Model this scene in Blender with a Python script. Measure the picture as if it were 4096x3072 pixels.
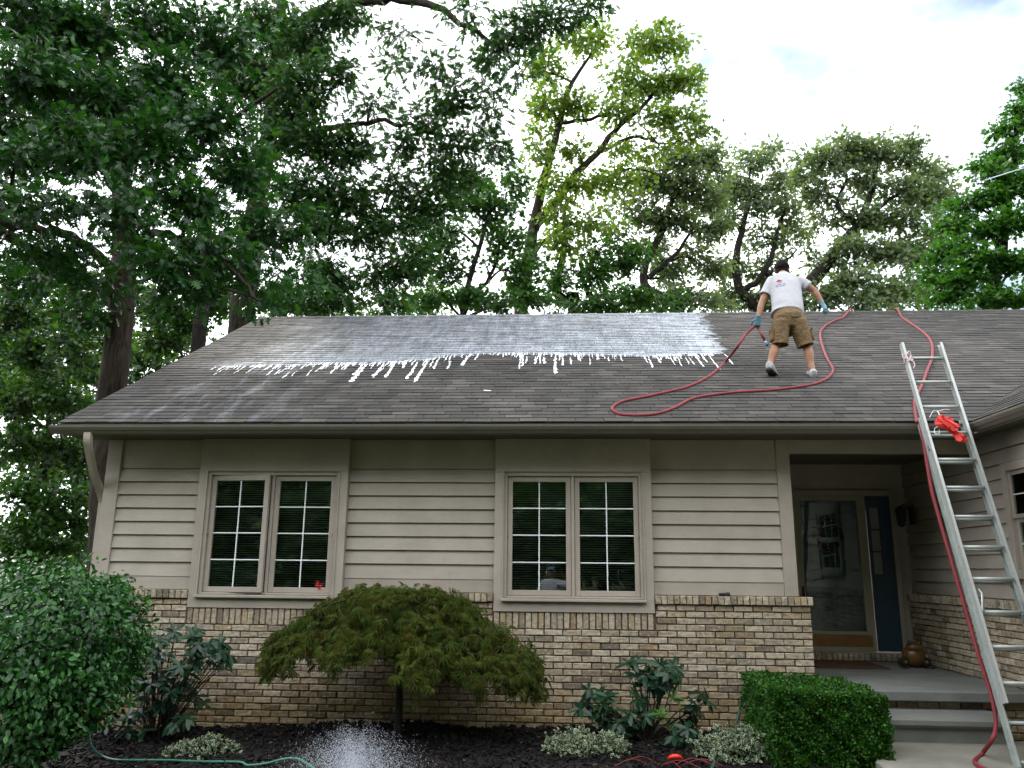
import bpy, math, random
import numpy as np
from mathutils import Vector, Matrix
D = bpy.data
for o in list(D.objects): D.objects.remove(o)
SC = bpy.context.scene
COL = SC.collection
RNG = np.random.default_rng(7)
random.seed(7)

# ------------------------------------------------------------------ camera
FPX = 3208.39 / 4096.0           # focal length in image widths
PITCH, YAW, ROLL = 0.228097, 0.063901, 0.0100386
CP = np.array([0.0, -9.0379, 1.5878])
_f = np.array([-math.sin(YAW)*math.cos(PITCH), math.cos(YAW)*math.cos(PITCH), math.sin(PITCH)])
_r = np.array([math.cos(YAW), math.sin(YAW), 0.0]); _u = np.cross(_r, _f)
CF = _f; CR = math.cos(ROLL)*_r + math.sin(ROLL)*_u; CU = math.cos(ROLL)*_u - math.sin(ROLL)*_r
cam = D.cameras.new('camera'); cam.sensor_width = 36; cam.lens = 36*FPX; cam.clip_end = 3000; cam.clip_start = .05
camo = D.objects.new('camera', cam); COL.objects.link(camo)
m = Matrix.Identity(4)
for i in range(3):
    m[i][0] = CR[i]; m[i][1] = CU[i]; m[i][2] = -CF[i]; m[i][3] = CP[i]
camo.matrix_world = m
SC.camera = camo

# ------------------------------------------------------------------ sky, sun, exposure
SUN = np.array([-0.50, 0.56, 0.66]); SUN /= np.linalg.norm(SUN)
W = D.worlds.new('World'); SC.world = W; W.use_nodes = True
nt = W.node_tree; nt.nodes.clear()
def WN(t, **k):
    n = nt.nodes.new(t)
    for a, b in k.items(): setattr(n, a, b)
    return n
sky = WN('ShaderNodeTexSky', sky_type='NISHITA', sun_disc=False)
sky.sun_elevation = math.asin(SUN[2]); sky.sun_rotation = math.atan2(SUN[0], SUN[1])
sky.air_density = 1.0; sky.dust_density = .5; sky.ozone_density = 1.0
tc = WN('ShaderNodeTexCoord'); mp = WN('ShaderNodeMapping'); mp.inputs['Location'].default_value = (.35, .1, .62)
mp.inputs['Scale'].default_value = (1, 1, 1.7)
nz = WN('ShaderNodeTexNoise'); nz.inputs['Scale'].default_value = 2.1; nz.inputs['Detail'].default_value = 6; nz.inputs['Roughness'].default_value = .52
rp = WN('ShaderNodeValToRGB'); rp.color_ramp.elements[0].position = .22; rp.color_ramp.elements[1].position = .47; rp.color_ramp.elements[0].color = (.11, .11, .11, 1)
mx = WN('ShaderNodeMix', data_type='RGBA'); mx.inputs[7].default_value = (22.5, 23.2, 24.2, 1)
bg = WN('ShaderNodeBackground'); bg.inputs['Strength'].default_value = .055
wo = WN('ShaderNodeOutputWorld')
L = nt.links.new
L(tc.outputs['Generated'], mp.inputs[0]); L(mp.outputs[0], nz.inputs[0])
# thinner cloud towards the upper right of the view, broken up by the same noise
BLUE = np.array(CF)+CR*.60+CU*.46; BLUE /= np.linalg.norm(BLUE)
dp = WN('ShaderNodeVectorMath', operation='DOT_PRODUCT'); dp.inputs[1].default_value = tuple(BLUE); L(tc.outputs['Generated'], dp.inputs[0])
mr_ = WN('ShaderNodeMapRange'); mr_.interpolation_type = 'SMOOTHSTEP'
for i_, v_ in enumerate((0, .885, 1.0, 0., .22)):
    if i_: mr_.inputs[i_].default_value = v_
L(dp.outputs['Value'], mr_.inputs[0])
sb = WN('ShaderNodeMath', operation='SUBTRACT'); L(nz.outputs[0], sb.inputs[0]); L(mr_.outputs[0], sb.inputs[1]); L(sb.outputs[0], rp.inputs[0])
L(rp.outputs[0], mx.inputs[0]); tn = WN('ShaderNodeMix', data_type='RGBA', blend_type='MULTIPLY'); tn.inputs[0].default_value = 1; tn.inputs[7].default_value = (.92, 1.1, 1.0, 1); L(sky.outputs[0], tn.inputs[6]); L(tn.outputs[2], mx.inputs[6]); L(mx.outputs[2], bg.inputs[0]); L(bg.outputs[0], wo.inputs[0])
sl = D.lights.new('sun', 'SUN'); sl.energy = 1.5; sl.angle = math.radians(11); sl.color = (1, .95, .86)
so = D.objects.new('sun', sl); COL.objects.link(so)
so.rotation_euler = Vector(tuple(SUN)).to_track_quat('Z', 'Y').to_euler(); so.location = (0, 0, 40)
SC.view_settings.view_transform = 'Standard'; SC.view_settings.look = 'None'
SC.view_settings.gamma = 1; SC.view_settings.exposure = 1.55
SC.render.engine = 'CYCLES'
SC.cycles.max_bounces = 8; SC.cycles.transparent_max_bounces = 12

# ------------------------------------------------------------------ surveying helpers (pixels of a 2212 px wide copy)
PXO = 4096/2212.0
def ray(u, v):
    d = CF + CR*((u*PXO-2048)/3208.39) - CU*((v*PXO-1536)/3208.39); return d
def at(u, v, Y=None, z=None, x=None):
    d = ray(u, v)
    t = (Y-CP[1])/d[1] if Y is not None else ((z-CP[2])/d[2] if z is not None else (x-CP[0])/d[0])
    return CP + t*d
RS, RY0, RZ0 = .544, -.5, 3.142          # front roof: slope, eave line
RN = np.array([0, -RS, 1.0]); RN /= np.linalg.norm(RN)
def roofpt(u, v, off=0.0):
    d = ray(u, v); t = -(CP[2]-RZ0-off-RS*(CP[1]-RY0))/(d[2]-RS*d[1]); return CP + t*d
def depth(p): return float((np.asarray(p)-CP) @ CF)

# ------------------------------------------------------------------ object helpers
def tag(o, label=None, cat=None, group=None, kind=None):
    if label: o['label'] = label
    if cat: o['category'] = cat
    if group: o['group'] = group
    if kind: o['kind'] = kind
    return o
def link(o, parent=None):
    COL.objects.link(o)
    if parent is not None: o.parent = parent
    return o
def empty(name, loc=(0, 0, 0), parent=None):
    o = D.objects.new(name, None); o.location = loc; o.empty_display_size = .1
    return link(o, parent)
def np_mesh(name, V, tris=None, quads=None, edge=None, smooth=False):
    me = D.meshes.new(name); V = np.asarray(V, np.float32).reshape(-1, 3)
    T = np.zeros((0, 3), np.int32) if tris is None or len(tris) == 0 else np.asarray(tris, np.int32).reshape(-1, 3)
    Q = np.zeros((0, 4), np.int32) if quads is None or len(quads) == 0 else np.asarray(quads, np.int32).reshape(-1, 4)
    me.vertices.add(len(V)); me.vertices.foreach_set('co', V.ravel())
    li = np.concatenate([T.ravel(), Q.ravel()]); me.loops.add(len(li)); me.loops.foreach_set('vertex_index', li)
    n = len(T)+len(Q); me.polygons.add(n)
    st = np.concatenate([np.arange(len(T))*3, len(T)*3+np.arange(len(Q))*4]).astype(np.int32)
    me.polygons.foreach_set('loop_start', st)
    if edge is not None:
        a = me.attributes.new('edge', 'FLOAT', 'POINT'); a.data.foreach_set('value', np.asarray(edge, np.float32).ravel())
    me.polygons.foreach_set('use_smooth', np.full(n, bool(smooth)))
    me.update(calc_edges=True); return me
def mesh_obj(name, me, mat, parent=None, kind=None, loc=None):
    o = D.objects.new(name, me)
    if mat is not None and not me.materials: me.materials.append(mat)
    if loc is not None: o.location = loc
    if kind: o['kind'] = kind
    return link(o, parent)
class MB:
    """collects shapes, then links them as one mesh object"""
    def __init__(s): s.V = []; s.T = []; s.Q = []; s.n = 0
    def add(s, V, T=None, Q=None):
        V = np.asarray(V, float).reshape(-1, 3)
        if T is not None and len(T): s.T.append(np.asarray(T, int).reshape(-1, 3)+s.n)
        if Q is not None and len(Q): s.Q.append(np.asarray(Q, int).reshape(-1, 4)+s.n)
        s.V.append(V); s.n += len(V); return s
    def box(s, x0, x1, y0, y1, z0, z1, ch=0.0):
        if ch <= 0:
            V = [(x, y, z) for z in (z0, z1) for y in (y0, y1) for x in (x0, x1)]
            return s.add(V, None, [(0, 2, 3, 1), (4, 5, 7, 6), (0, 1, 5, 4), (2, 6, 7, 3), (0, 4, 6, 2), (1, 3, 7, 5)])
        c = min(ch, (x1-x0)*.45, (y1-y0)*.45, (z1-z0)*.45)
        V = []; idx = {}
        X = (x0, x1); Y = (y0, y1); Z = (z0, z1)
        for i in (0, 1):
            for j in (0, 1):
                for k in (0, 1):
                    for a in range(3):
                        p = [X[i], Y[j], Z[k]]; sg = [1-2*i, 1-2*j, 1-2*k]
                        for b in range(3):
                            if b != a: p[b] += sg[b]*c
                        idx[(i, j, k, a)] = len(V); V.append(p)
        Q = []; T = []
        def f(a, i):
            o = [b for b in range(3) if b != a]; r = []
            for (p, q) in ((0, 0), (1, 0), (1, 1), (0, 1)):
                t = [0, 0, 0]; t[a] = i; t[o[0]] = p; t[o[1]] = q; r.append(idx[(t[0], t[1], t[2], a)])
            flip = (i == 0) ^ (a == 1)
            return r[::-1] if flip else r
        for a in range(3):
            for i in (0, 1): Q.append(f(a, i))
        for a in range(3):
            o = [b for b in range(3) if b != a]
            for p in (0, 1):
                for q in (0, 1):
                    t0 = [0, 0, 0]; t0[o[0]] = p; t0[o[1]] = q; t1 = list(t0); t1[a] = 1
                    Q.append((idx[(*t0, o[0])], idx[(*t1, o[0])], idx[(*t1, o[1])], idx[(*t0, o[1])]))
        for i in (0, 1):
            for j in (0, 1):
                for k in (0, 1): T.append([idx[(i, j, k, a)] for a in range(3)])
        return s.add(V, T, Q)
    def tube(s, P, R, n=8, caps=True):
        P = np.asarray(P, float); k = len(P); R = np.full(k, R, float) if np.isscalar(R) else np.asarray(R, float)
        t = np.gradient(P, axis=0); t /= np.linalg.norm(t, axis=1)[:, None]+1e-9
        a = np.array([0, 0, 1.0]) if abs(t[0][2]) < .9 else np.array([1.0, 0, 0])
        u = np.cross(t[0], a); u /= np.linalg.norm(u); V = []
        ang = np.arange(n)*2*np.pi/n; ca, sa = np.cos(ang)[:, None], np.sin(ang)[:, None]
        for i in range(k):
            u = u - t[i]*(u @ t[i]); u /= np.linalg.norm(u)+1e-9; w = np.cross(t[i], u)
            V.append(P[i]+R[i]*(ca*u+sa*w))
        V = np.concatenate(V); i, j = np.meshgrid(np.arange(k-1), np.arange(n), indexing='ij'); i = i.ravel(); j = j.ravel(); j2 = (j+1) % n
        Q = np.stack([i*n+j, i*n+j2, (i+1)*n+j2, (i+1)*n+j], 1); T = []
        if caps:
            V = np.concatenate([V, P[:1], P[-1:]]); c0, c1 = k*n, k*n+1
            T = [(c0, (b+1) % n, b) for b in range(n)]+[(c1, (k-1)*n+b, (k-1)*n+(b+1) % n) for b in range(n)]
        return s.add(V, T, Q)
    def loft(s, rings, caps=True):
        n = len(rings[0]); k = len(rings); V = np.concatenate([np.asarray(r, float) for r in rings])
        Q = [(i*n+j, i*n+(j+1) % n, (i+1)*n+(j+1) % n, (i+1)*n+j) for i in range(k-1) for j in range(n)]; T = []
        if caps:
            V = np.concatenate([V, np.mean(rings[0], 0)[None], np.mean(rings[-1], 0)[None]])
            T = [(k*n, (b+1) % n, b) for b in range(n)]+[(k*n+1, (k-1)*n+b, (k-1)*n+(b+1) % n) for b in range(n)]
        return s.add(V, T, Q)
    def ell(s, c, r, n=14, m=10, R=None):
        c = np.asarray(c, float); r = np.asarray(r, float); V = []
        for i in range(1, m):
            th = math.pi*i/m
            for j in range(n):
                ph = 2*math.pi*j/n; V.append((math.sin(th)*math.cos(ph), math.sin(th)*math.sin(ph), math.cos(th)))
        V += [(0, 0, 1), (0, 0, -1)]; V = np.array(V)*r
        if R is not None: V = V @ np.asarray(R).T
        Q = [(i*n+j, (i+1)*n+j, (i+1)*n+(j+1) % n, i*n+(j+1) % n) for i in range(m-2) for j in range(n)]
        a, b = (m-1)*n, (m-1)*n+1
        T = [(a, j, (j+1) % n) for j in range(n)]+[(b, (m-2)*n+(j+1) % n, (m-2)*n+j) for j in range(n)]
        return s.add(V+c, T, Q)
    def mesh(s, name, smooth=False):
        return np_mesh(name, np.concatenate(s.V), np.concatenate(s.T) if s.T else None, np.concatenate(s.Q) if s.Q else None, smooth=smooth)
    def build(s, name, mat, parent=None, kind=None, smooth=False):
        return mesh_obj(name, s.mesh(name, smooth), mat, parent, kind)
def box(name, mat, parent, x0, x1, y0, y1, z0, z1, ch=.003):
    return MB().box(x0, x1, y0, y1, z0, z1, ch).build(name, mat, parent)
def catmull(P, n=8):
    P = np.asarray(P, float); Q = np.vstack([2*P[0]-P[1], P, 2*P[-1]-P[-2]]); out = []
    for i in range(1, len(Q)-2):
        for t in np.arange(n)/n:
            out.append(.5*((2*Q[i])+(-Q[i-1]+Q[i+1])*t+(2*Q[i-1]-5*Q[i]+4*Q[i+1]-Q[i+2])*t*t+(-Q[i-1]+3*Q[i]-3*Q[i+1]+Q[i+2])*t**3))
    out.append(P[-1]); return np.array(out)

# ------------------------------------------------------------------ materials
class NT:
    def __init__(s, name):
        s.m = D.materials.new(name); s.m.use_nodes = True; s.t = s.m.node_tree; s.t.nodes.clear()
        s.out = s.n('ShaderNodeOutputMaterial'); s.geo = None; s._pos = None; s._rnd = None
    def n(s, t, **k):
        x = s.t.nodes.new(t)
        for a, b in k.items(): setattr(x, a, b)
        return x
    def l(s, a, b): s.t.links.new(a, b)
    def pos(s):
        if s.geo is None: s.geo = s.n('ShaderNodeNewGeometry')
        return s.geo.outputs['Position']
    def sep(s):
        if s._pos is None: s._pos = s.n('ShaderNodeSeparateXYZ'); s.l(s.pos(), s._pos.inputs[0])
        return s._pos.outputs
    def rnd(s):
        if s._rnd is None:
            s.pos(); oi = s.n('ShaderNodeObjectInfo')
            s._rnd = s.math('FRACT', s.math('ADD', s.geo.outputs['Random Per Island'], oi.outputs['Random']))
        return s._rnd
    def math(s, op, a, b=None, c=None, clamp=False):
        x = s.n('ShaderNodeMath', operation=op); x.use_clamp = clamp
        for i, v in enumerate((a, b, c)):
            if v is None: continue
            if isinstance(v, (int, float)): x.inputs[i].default_value = v
            else: s.l(v, x.inputs[i])
        return x.outputs[0]
    def noise(s, scale, detail=3, rough=.5, sc=(1, 1, 1), vec=None, dist=0):
        mp = s.n('ShaderNodeMapping'); mp.inputs['Scale'].default_value = sc
        s.l(vec if vec is not None else s.pos(), mp.inputs[0])
        x = s.n('ShaderNodeTexNoise'); x.inputs['Scale'].default_value = scale; x.inputs['Detail'].default_value = detail
        x.inputs['Roughness'].default_value = rough; x.inputs['Distortion'].default_value = dist
        s.l(mp.outputs[0], x.inputs['Vector']); return x.outputs['Fac']
    def ramp(s, v, stops, interp='LINEAR'):
        x = s.n('ShaderNodeValToRGB'); e = x.color_ramp.elements; x.color_ramp.interpolation = interp
        while len(e) < len(stops): e.new(.5)
        for el, (p, c) in zip(e, stops):
            el.position = p; el.color = (c, c, c, 1) if isinstance(c, (int, float)) else (*c, 1)
        s.l(v, x.inputs[0]); return x.outputs[0]
    def mr(s, v, a, b, c=0.0, d=1.0, smooth=False):
        x = s.n('ShaderNodeMapRange'); x.interpolation_type = 'SMOOTHSTEP' if smooth else 'LINEAR'
        for i, q in enumerate((v, a, b, c, d)):
            if isinstance(q, (int, float)): x.inputs[i].default_value = q
            else: s.l(q, x.inputs[i])
        return x.outputs[0]
    def mix(s, f, a, b, blend='MIX'):
        x = s.n('ShaderNodeMix', data_type='RGBA', blend_type=blend)
        for i, v in ((0, f), (6, a), (7, b)):
            if isinstance(v, (int, float)): x.inputs[i].default_value = v
            elif isinstance(v, tuple): x.inputs[i].default_value = (*v, 1)
            else: s.l(v, x.inputs[i])
        return x.outputs[2]
    def scale(s, col, f):      # colour * scalar
        x = s.n('ShaderNodeVectorMath', operation='SCALE')
        if isinstance(col, tuple): x.inputs[0].default_value = col
        else: s.l(col, x.inputs[0])
        if isinstance(f, (int, float)): x.inputs['Scale'].default_value = f
        else: s.l(f, x.inputs['Scale'])
        return x.outputs[0]
    def bsdf(s, col, rough=.7, spec=.4, metal=0., bump=None, bstr=.3, bdist=.01, **k):
        b = s.n('ShaderNodeBsdfPrincipled')
        for key, v in (('Base Color', col), ('Roughness', rough), ('Specular IOR Level', spec), ('Metallic', metal), *k.items()):
            i = b.inputs[key]
            if isinstance(v, tuple): i.default_value = (*v, 1) if len(v) == 3 and i.type == 'RGBA' else v
            elif isinstance(v, (int, float)): i.default_value = v
            else: s.l(v, i)
        if bump is not None:
            x = s.n('ShaderNodeBump'); x.inputs['Strength'].default_value = bstr; x.inputs['Distance'].default_value = bdist
            s.l(bump, x.inputs['Height']); s.l(x.outputs[0], b.inputs['Normal'])
        return b.outputs[0]
    def end(s, sh): s.l(sh, s.out.inputs[0]); return s.m
def simple(name, col, rough=.7, spec=.4, metal=0., var=.18, scale=9, fine=90, fvar=.08, bstr=.25, bdist=.004, sc=(1, 1, 1), rvar=0.):
    t = NT(name)
    a = t.mr(t.noise(scale, 5, .6, sc), .25, .75, 1-var, 1+var); b = t.mr(t.noise(fine, 2, .6, sc), .25, .75, 1-fvar, 1+fvar)
    f = t.math('MULTIPLY', a, b)
    if rvar: f = t.math('MULTIPLY', f, t.mr(t.rnd(), 0, 1, 1-rvar, 1+rvar))
    return t.end(t.bsdf(t.scale(col, f), rough, spec, metal, bump=t.noise(fine, 3, .6, sc), bstr=bstr, bdist=bdist))
def leafmat(name, cols, rough=.42, spec=.45, trans=.30, rim=None, tint=(1.25, 1.3, .55), patch=None):
    t = NT(name); n = len(cols)
    c = t.ramp(t.rnd(), [((i+.5)/n, x) for i, x in enumerate(cols)])
    big = t.mr(t.noise(.9 if patch is None else patch, 2), .3, .7, .78, 1.22); c = t.scale(c, big)
    if rim is not None:
        at_ = t.n('ShaderNodeAttribute', attribute_name='edge')
        e = t.mr(t.math('ADD', at_.outputs['Fac'], t.mr(t.noise(60, 2), 0, 1, -.25, .25)), .62, .80); c = t.mix(e, c, rim)
    p = t.bsdf(c, rough, spec)
    tr = t.n('ShaderNodeBsdfTranslucent'); t.l(t.mix(1., c, tint, 'MULTIPLY'), tr.inputs[0])
    ms = t.n('ShaderNodeMixShader'); ms.inputs[0].default_value = trans; t.l(p, ms.inputs[1]); t.l(tr.outputs[0], ms.inputs[2])
    return t.end(ms.outputs[0])

TAUPE = (.362, .320, .268)
m_siding = None
def paint(name, col, sc=(.25, 1, 2.2)):
    t = NT(name)
    g = t.noise(46, 4, .65, (.12, 1, 1.6)); blot = t.mr(t.noise(2.2, 5, .62), .3, .72, .86, 1.09)
    dirt = t.mr(t.noise(9, 5, .7, (1, 1, .45)), .60, .82, 1.0, .80)
    f = t.math('MULTIPLY', t.math('MULTIPLY', blot, dirt), t.mr(g, .3, .7, .95, 1.04))
    f = t.math('MULTIPLY', f, t.mr(t.rnd(), 0, 1, .95, 1.05))
    return t.end(t.bsdf(t.scale(col, f), .62, .3, bump=g, bstr=.35, bdist=.003))
m_siding = paint('painted_siding', TAUPE)
m_trim = paint('painted_trim', (.348, .306, .256))
m_soffit = paint('shade_dark_soffit', (.105, .095, .075))  # shade under eaves and porch ceiling put into this darker colour
m_gutter = simple('gutter_metal', (.105, .100, .078), .45, .5, var=.12, scale=4, fine=30, fvar=.05, bstr=.05)
m_white = simple('white_muntin', (.78, .80, .80), .4, .4, var=.04)
m_wood = simple('deck_wood', (.10, .08, .06), .8)
m_dark = simple('interior_dark', (.06, .06, .06), .9, .1)
m_blind = simple('blind_slat', (.58, .60, .58), .6, .3, var=.05)
m_conc = simple('concrete', (.150, .155, .142), .85, .25, var=.22, scale=3.2, fine=140, fvar=.14, bstr=.35, bdist=.004)
m_conc2 = simple('walk_concrete', (.185, .178, .148), .85, .25, var=.28, scale=2.1, fine=110, fvar=.16, bstr=.4, bdist=.004)
m_mortar = simple('mortar', (.120, .085, .058), .95, .1, var=.25, scale=14, fine=160, fvar=.2, bstr=.6)
m_alu = simple('aluminium', (.40, .42, .40), .5, .5, .35, var=.10, scale=14, fine=70, fvar=.07, bstr=.06)
m_aluold = simple('worn_aluminium', (.33, .37, .345), .55, .5, .3, var=.20, scale=11, fine=60, fvar=.12, bstr=.08)
m_steel = simple('galvanised_steel', (.36, .40, .42), .4, .5, .8)
m_black = simple('black_plastic', (.014, .014, .016), .45, .4)
m_red = simple('red_plastic', (.62, .022, .012), .33, .5, var=.1)
m_hose = simple('red_hose_rubber', (.19, .028, .034), .62, .25, var=.22, scale=6, fine=60, fvar=.12, bstr=.2)
m_green = simple('green_hose_rubber', (.010, .10, .055), .5, .5, var=.15)
m_teal = simple('pale_green_hose_rubber', (.030, .16, .10), .5, .5, var=.15)
m_bark = None
def bark(name, c1, c2, sc=1.):
    t = NT(name)
    a = t.noise(16*sc, 6, .7, (1, 1, .14), dist=.6); b = t.noise(1.6, 3)
    c = t.mix(t.mr(a, .35, .65), c1, c2); c = t.scale(c, t.mr(b, .3, .7, .75, 1.25))
    return t.end(t.bsdf(c, .92, .15, bump=a, bstr=.9, bdist=.045/sc))
m_bark = bark('oak_bark', (.012, .0095, .007), (.058, .047, .035))
m_bark2 = bark('grey_bark', (.010, .0085, .007), (.036, .032, .027), 1.6)
def brickmat():
    t = NT('tan_brick'); r = t.rnd()
    c = t.ramp(r, [(0, (.40, .325, .225)), (.22, (.50, .425, .315)), (.42, (.35, .285, .20)), (.56, (.53, .465, .355)), (.70, (.26, .215, .155)), (.82, (.44, .34, .205)), (.93, (.165, .138, .104)), (1, (.34, .24, .135))])
    n1 = t.noise(19, 4, .65, (1, 1, 1.8)); n2 = t.noise(120, 3, .7)
    c = t.mix(t.mr(n1, .44, .66, 0, .64), c, (.115, .103, .088))
    c = t.mix(t.mr(t.noise(27, 3, .6), .56, .70, 0, .65), c, (.58, .53, .43))
    c = t.mix(t.mr(t.noise(7, 4, .6), .66, .78, 0, .55), c, (.27, .13, .060))
    c = t.scale(c, t.mr(n2, .25, .75, .82, 1.16))
    # wet-bed stain and low-down light falloff painted together, uneven tide line
    z = t.math('ADD', t.sep()[2], t.mr(t.noise(2.4, 4, .6), .2, .8, -.26, .26))
    st = t.mr(z, .02, .62, 1, 0, True)
    c = t.mix(t.math('MULTIPLY', st, .62), c, t.mix(1., c, (.62, .50, .24), 'MULTIPLY'))
    return t.end(t.bsdf(c, .88, .2, bump=t.math('ADD', n2, t.math('MULTIPLY', n1, 1.5)), bstr=.9, bdist=.008))
m_brick = brickmat()
FOAM_LOW = [(405, 805), (459, 797), (566, 793), (640, 792), (704, 788), (780, 788), (850, 785), (924, 780), (959, 773), (1044, 767), (1146, 767), (1283, 769), (1386, 773), (1458, 770), (1524, 768), (1558, 765)]
FOAM_RIGHT = [(1517, 684), (1524, 709), (1543, 737), (1558, 764)]
def shinglemat():
    t = NT('asphalt_shingle'); px, py, pz = t.sep()
    r = t.rnd()
    c = t.ramp(r, [(0, (.024, .022, .0195)), (.3, (.041, .037, .033)), (.55, (.030, .027, .0245)), (.82, (.064, .057, .049)), (.92, (.050, .044, .040)), (1, (.021, .020, .0185))])
    gran = t.noise(230, 2, .8); c = t.scale(c, t.mr(gran, .2, .8, .70, 1.34))
    big = t.noise(.75, 4, .6, (1.5, .45, .8)); c = t.scale(c, t.mr(big, .33, .68, .68, 1.32))
    alg = t.mr(t.noise(1.1, 5, .65, (2.2, .33, .6)), .54, .70); c = t.mix(t.math('MULTIPLY', alg, .55), c, (.010, .0095, .010))
    pale = t.mr(t.noise(1.9, 5, .7, (1.4, .5, .8)), .60, .74); c = t.mix(t.math('MULTIPLY', pale, .30), c, (.070, .068, .063))
    # cleaning foam film: everything above its lower edge, left of its right edge
    P = [roofpt(u, v) for u, v in FOAM_LOW]; x0, x1 = P[0][0], P[-1][0]
    ex = t.mr(px, x0, x1); e = t.math('MULTIPLY', t.ramp(ex, [((p[0]-x0)/(x1-x0), p[1]/6) for p in P]), 6.)
    streak = t.noise(2.6, 4, .6, (3.2, .5, .5)); fine = t.noise(16, 4, .65, (3.2, .55, .6)); blot = t.noise(1.2, 4, .6)
    yy = t.math('ADD', py, t.mr(fine, .3, .7, -.09, .09)); hgt = t.math('SUBTRACT', yy, e)
    low = t.mr(hgt, -.03, .05)
    Q = [roofpt(u, v) for u, v in FOAM_RIGHT]; y0, y1 = Q[-1][1], Q[0][1]
    xr = t.math('MULTIPLY', t.ramp(t.mr(py, y0, y1), [((p[1]-y0)/(y1-y0), p[0]/6) for p in Q[::-1]]), 6.)
    dr = t.math('SUBTRACT', xr, t.math('ADD', px, t.mr(t.noise(5, 5, .7), .25, .75, -.32, .22)))
    rt = t.mr(dr, -.06, .14, 0, 1, True)
    lf = t.mr(t.math('ADD', px, t.mr(blot, .2, .8, -1., 1.)), -5.6, -3.3, 0, 1, True)
    near = t.math('ADD', t.math('POWER', 2.718, t.math('MULTIPLY', hgt, -1.6)), t.math('POWER', 2.718, t.math('MULTIPLY', dr, -1.3)))
    cov = t.math('ADD', t.mr(streak, .3, .72, .10, .52), t.math('MULTIPLY', near, .30))
    cov = t.math('ADD', cov, t.mr(px, -3.5, 2.2, .03, .26))
    cov = t.math('MULTIPLY', cov, t.mr(fine, .30, .68, .28, 1.25)); cov = t.math('MULTIPLY', cov, t.mr(r, 0, 1, .72, 1.2)); cov = t.math('MULTIPLY', cov, t.mr(gran, .25, .65, .80, 1.1))
    cov = t.math('MULTIPLY', t.math('MULTIPLY', cov, low), t.math('MULTIPLY', rt, lf), clamp=True)
    cov = t.math('MULTIPLY', cov, 1.0, clamp=True)
    # thin overspray left of the film
    sp = t.math('MULTIPLY', t.mr(t.noise(1.7, 5, .7, (2.2, .5, .5)), .50, .72), t.math('MULTIPLY', t.mr(px, -5.7, -4.6), t.mr(px, -2.6, -4.2)))
    cov = t.math('MAXIMUM', cov, t.math('MULTIPLY', sp, .30))
    c = t.mix(cov, c, (.42, .46, .52))
    rough = t.mr(cov, 0, .7, .86, .42)
    return t.end(t.bsdf(c, rough, .35, bump=gran, bstr=.5, bdist=.004))
m_shingle = shinglemat()
def glassmat(name, tint=(.80, .86, .84)):
    t = NT(name); tr = t.n('ShaderNodeBsdfTransparent'); tr.inputs[0].default_value = (*tint, 1)
    g = t.n('ShaderNodeBsdfGlossy'); g.inputs['Roughness'].default_value = .012; g.inputs[0].default_value = (.95, 1, .98, 1)
    fr = t.n('ShaderNodeFresnel'); fr.inputs[0].default_value = 1.52
    x = t.n('ShaderNodeBump'); x.inputs['Strength'].default_value = .03; x.inputs['Distance'].default_value = .02; t.l(t.noise(5, 2), x.inputs['Height']); t.l(x.outputs[0], g.inputs['Normal'])
    ms = t.n('ShaderNodeMixShader'); t.l(fr.outputs[0], ms.inputs[0]); t.l(tr.outputs[0], ms.inputs[1]); t.l(g.outputs[0], ms.inputs[2])
    return t.end(ms.outputs[0])
m_glass = glassmat('window_glass')
m_mulch = simple('black_mulch', (.0095, .0078, .0075), .8, .18, var=.5, scale=30, fine=120, fvar=.3, rvar=.55)
m_soil = simple('dark_soil', (.008, .0065, .006), .9, .2, var=.4, scale=12)
def groundmat():
    t = NT('lawn_and_leaf_litter'); n = t.noise(.55, 5, .65); f = t.noise(24, 4, .7)
    c = t.mix(t.mr(n, .40, .62), (.030, .055, .014), (.050, .040, .022)); c = t.scale(c, t.mr(f, .25, .75, .6, 1.4))
    return t.end(t.bsdf(c, .95, .1, bump=f, bstr=.8, bdist=.05))
m_ground = groundmat()

# ================================================================== the setting
def sheet(name, mat, xs, ys, zf, parent=None):
    X, Y = np.meshgrid(xs, ys, indexing='ij'); Z = zf(X, Y); V = np.stack([X, Y, Z], -1).reshape(-1, 3)
    n = len(ys); i, j = np.meshgrid(np.arange(len(xs)-1), np.arange(n-1), indexing='ij'); a = (i*n+j).ravel()
    return mesh_obj(name, np_mesh(name, V, None, np.stack([a, a+n, a+n+1, a+1], 1), smooth=True), mat, parent)
def gz(x, y):
    return -.33 - .04*np.sin(x*.21)*np.cos(y*.17)
gx = np.concatenate([np.linspace(-700, -40, 12), np.linspace(-36, 36, 60), np.linspace(40, 700, 12)])
g = sheet('ground', m_ground, gx, gx, gz); tag(g, 'leaf-strewn green ground around the house', 'ground', kind='structure')
def bedz(x, y):
    x = np.asarray(x, float); y = np.asarray(y, float)
    base = -.02 - .13*np.clip((-2.6-x)/1.8, 0, 1) + .015*np.sin(x*3.1+1)+.012*np.sin(x*7.3+y*5)
    return base - .02*np.clip(-y-.2, 0, 3)
b = sheet('planting_bed', m_soil, np.linspace(-7.5, 2.85, 70), np.linspace(-3.4, .03, 26), bedz); tag(b, 'dark soil of the planting bed along the brick wall', 'planting bed', kind='structure')
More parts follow.
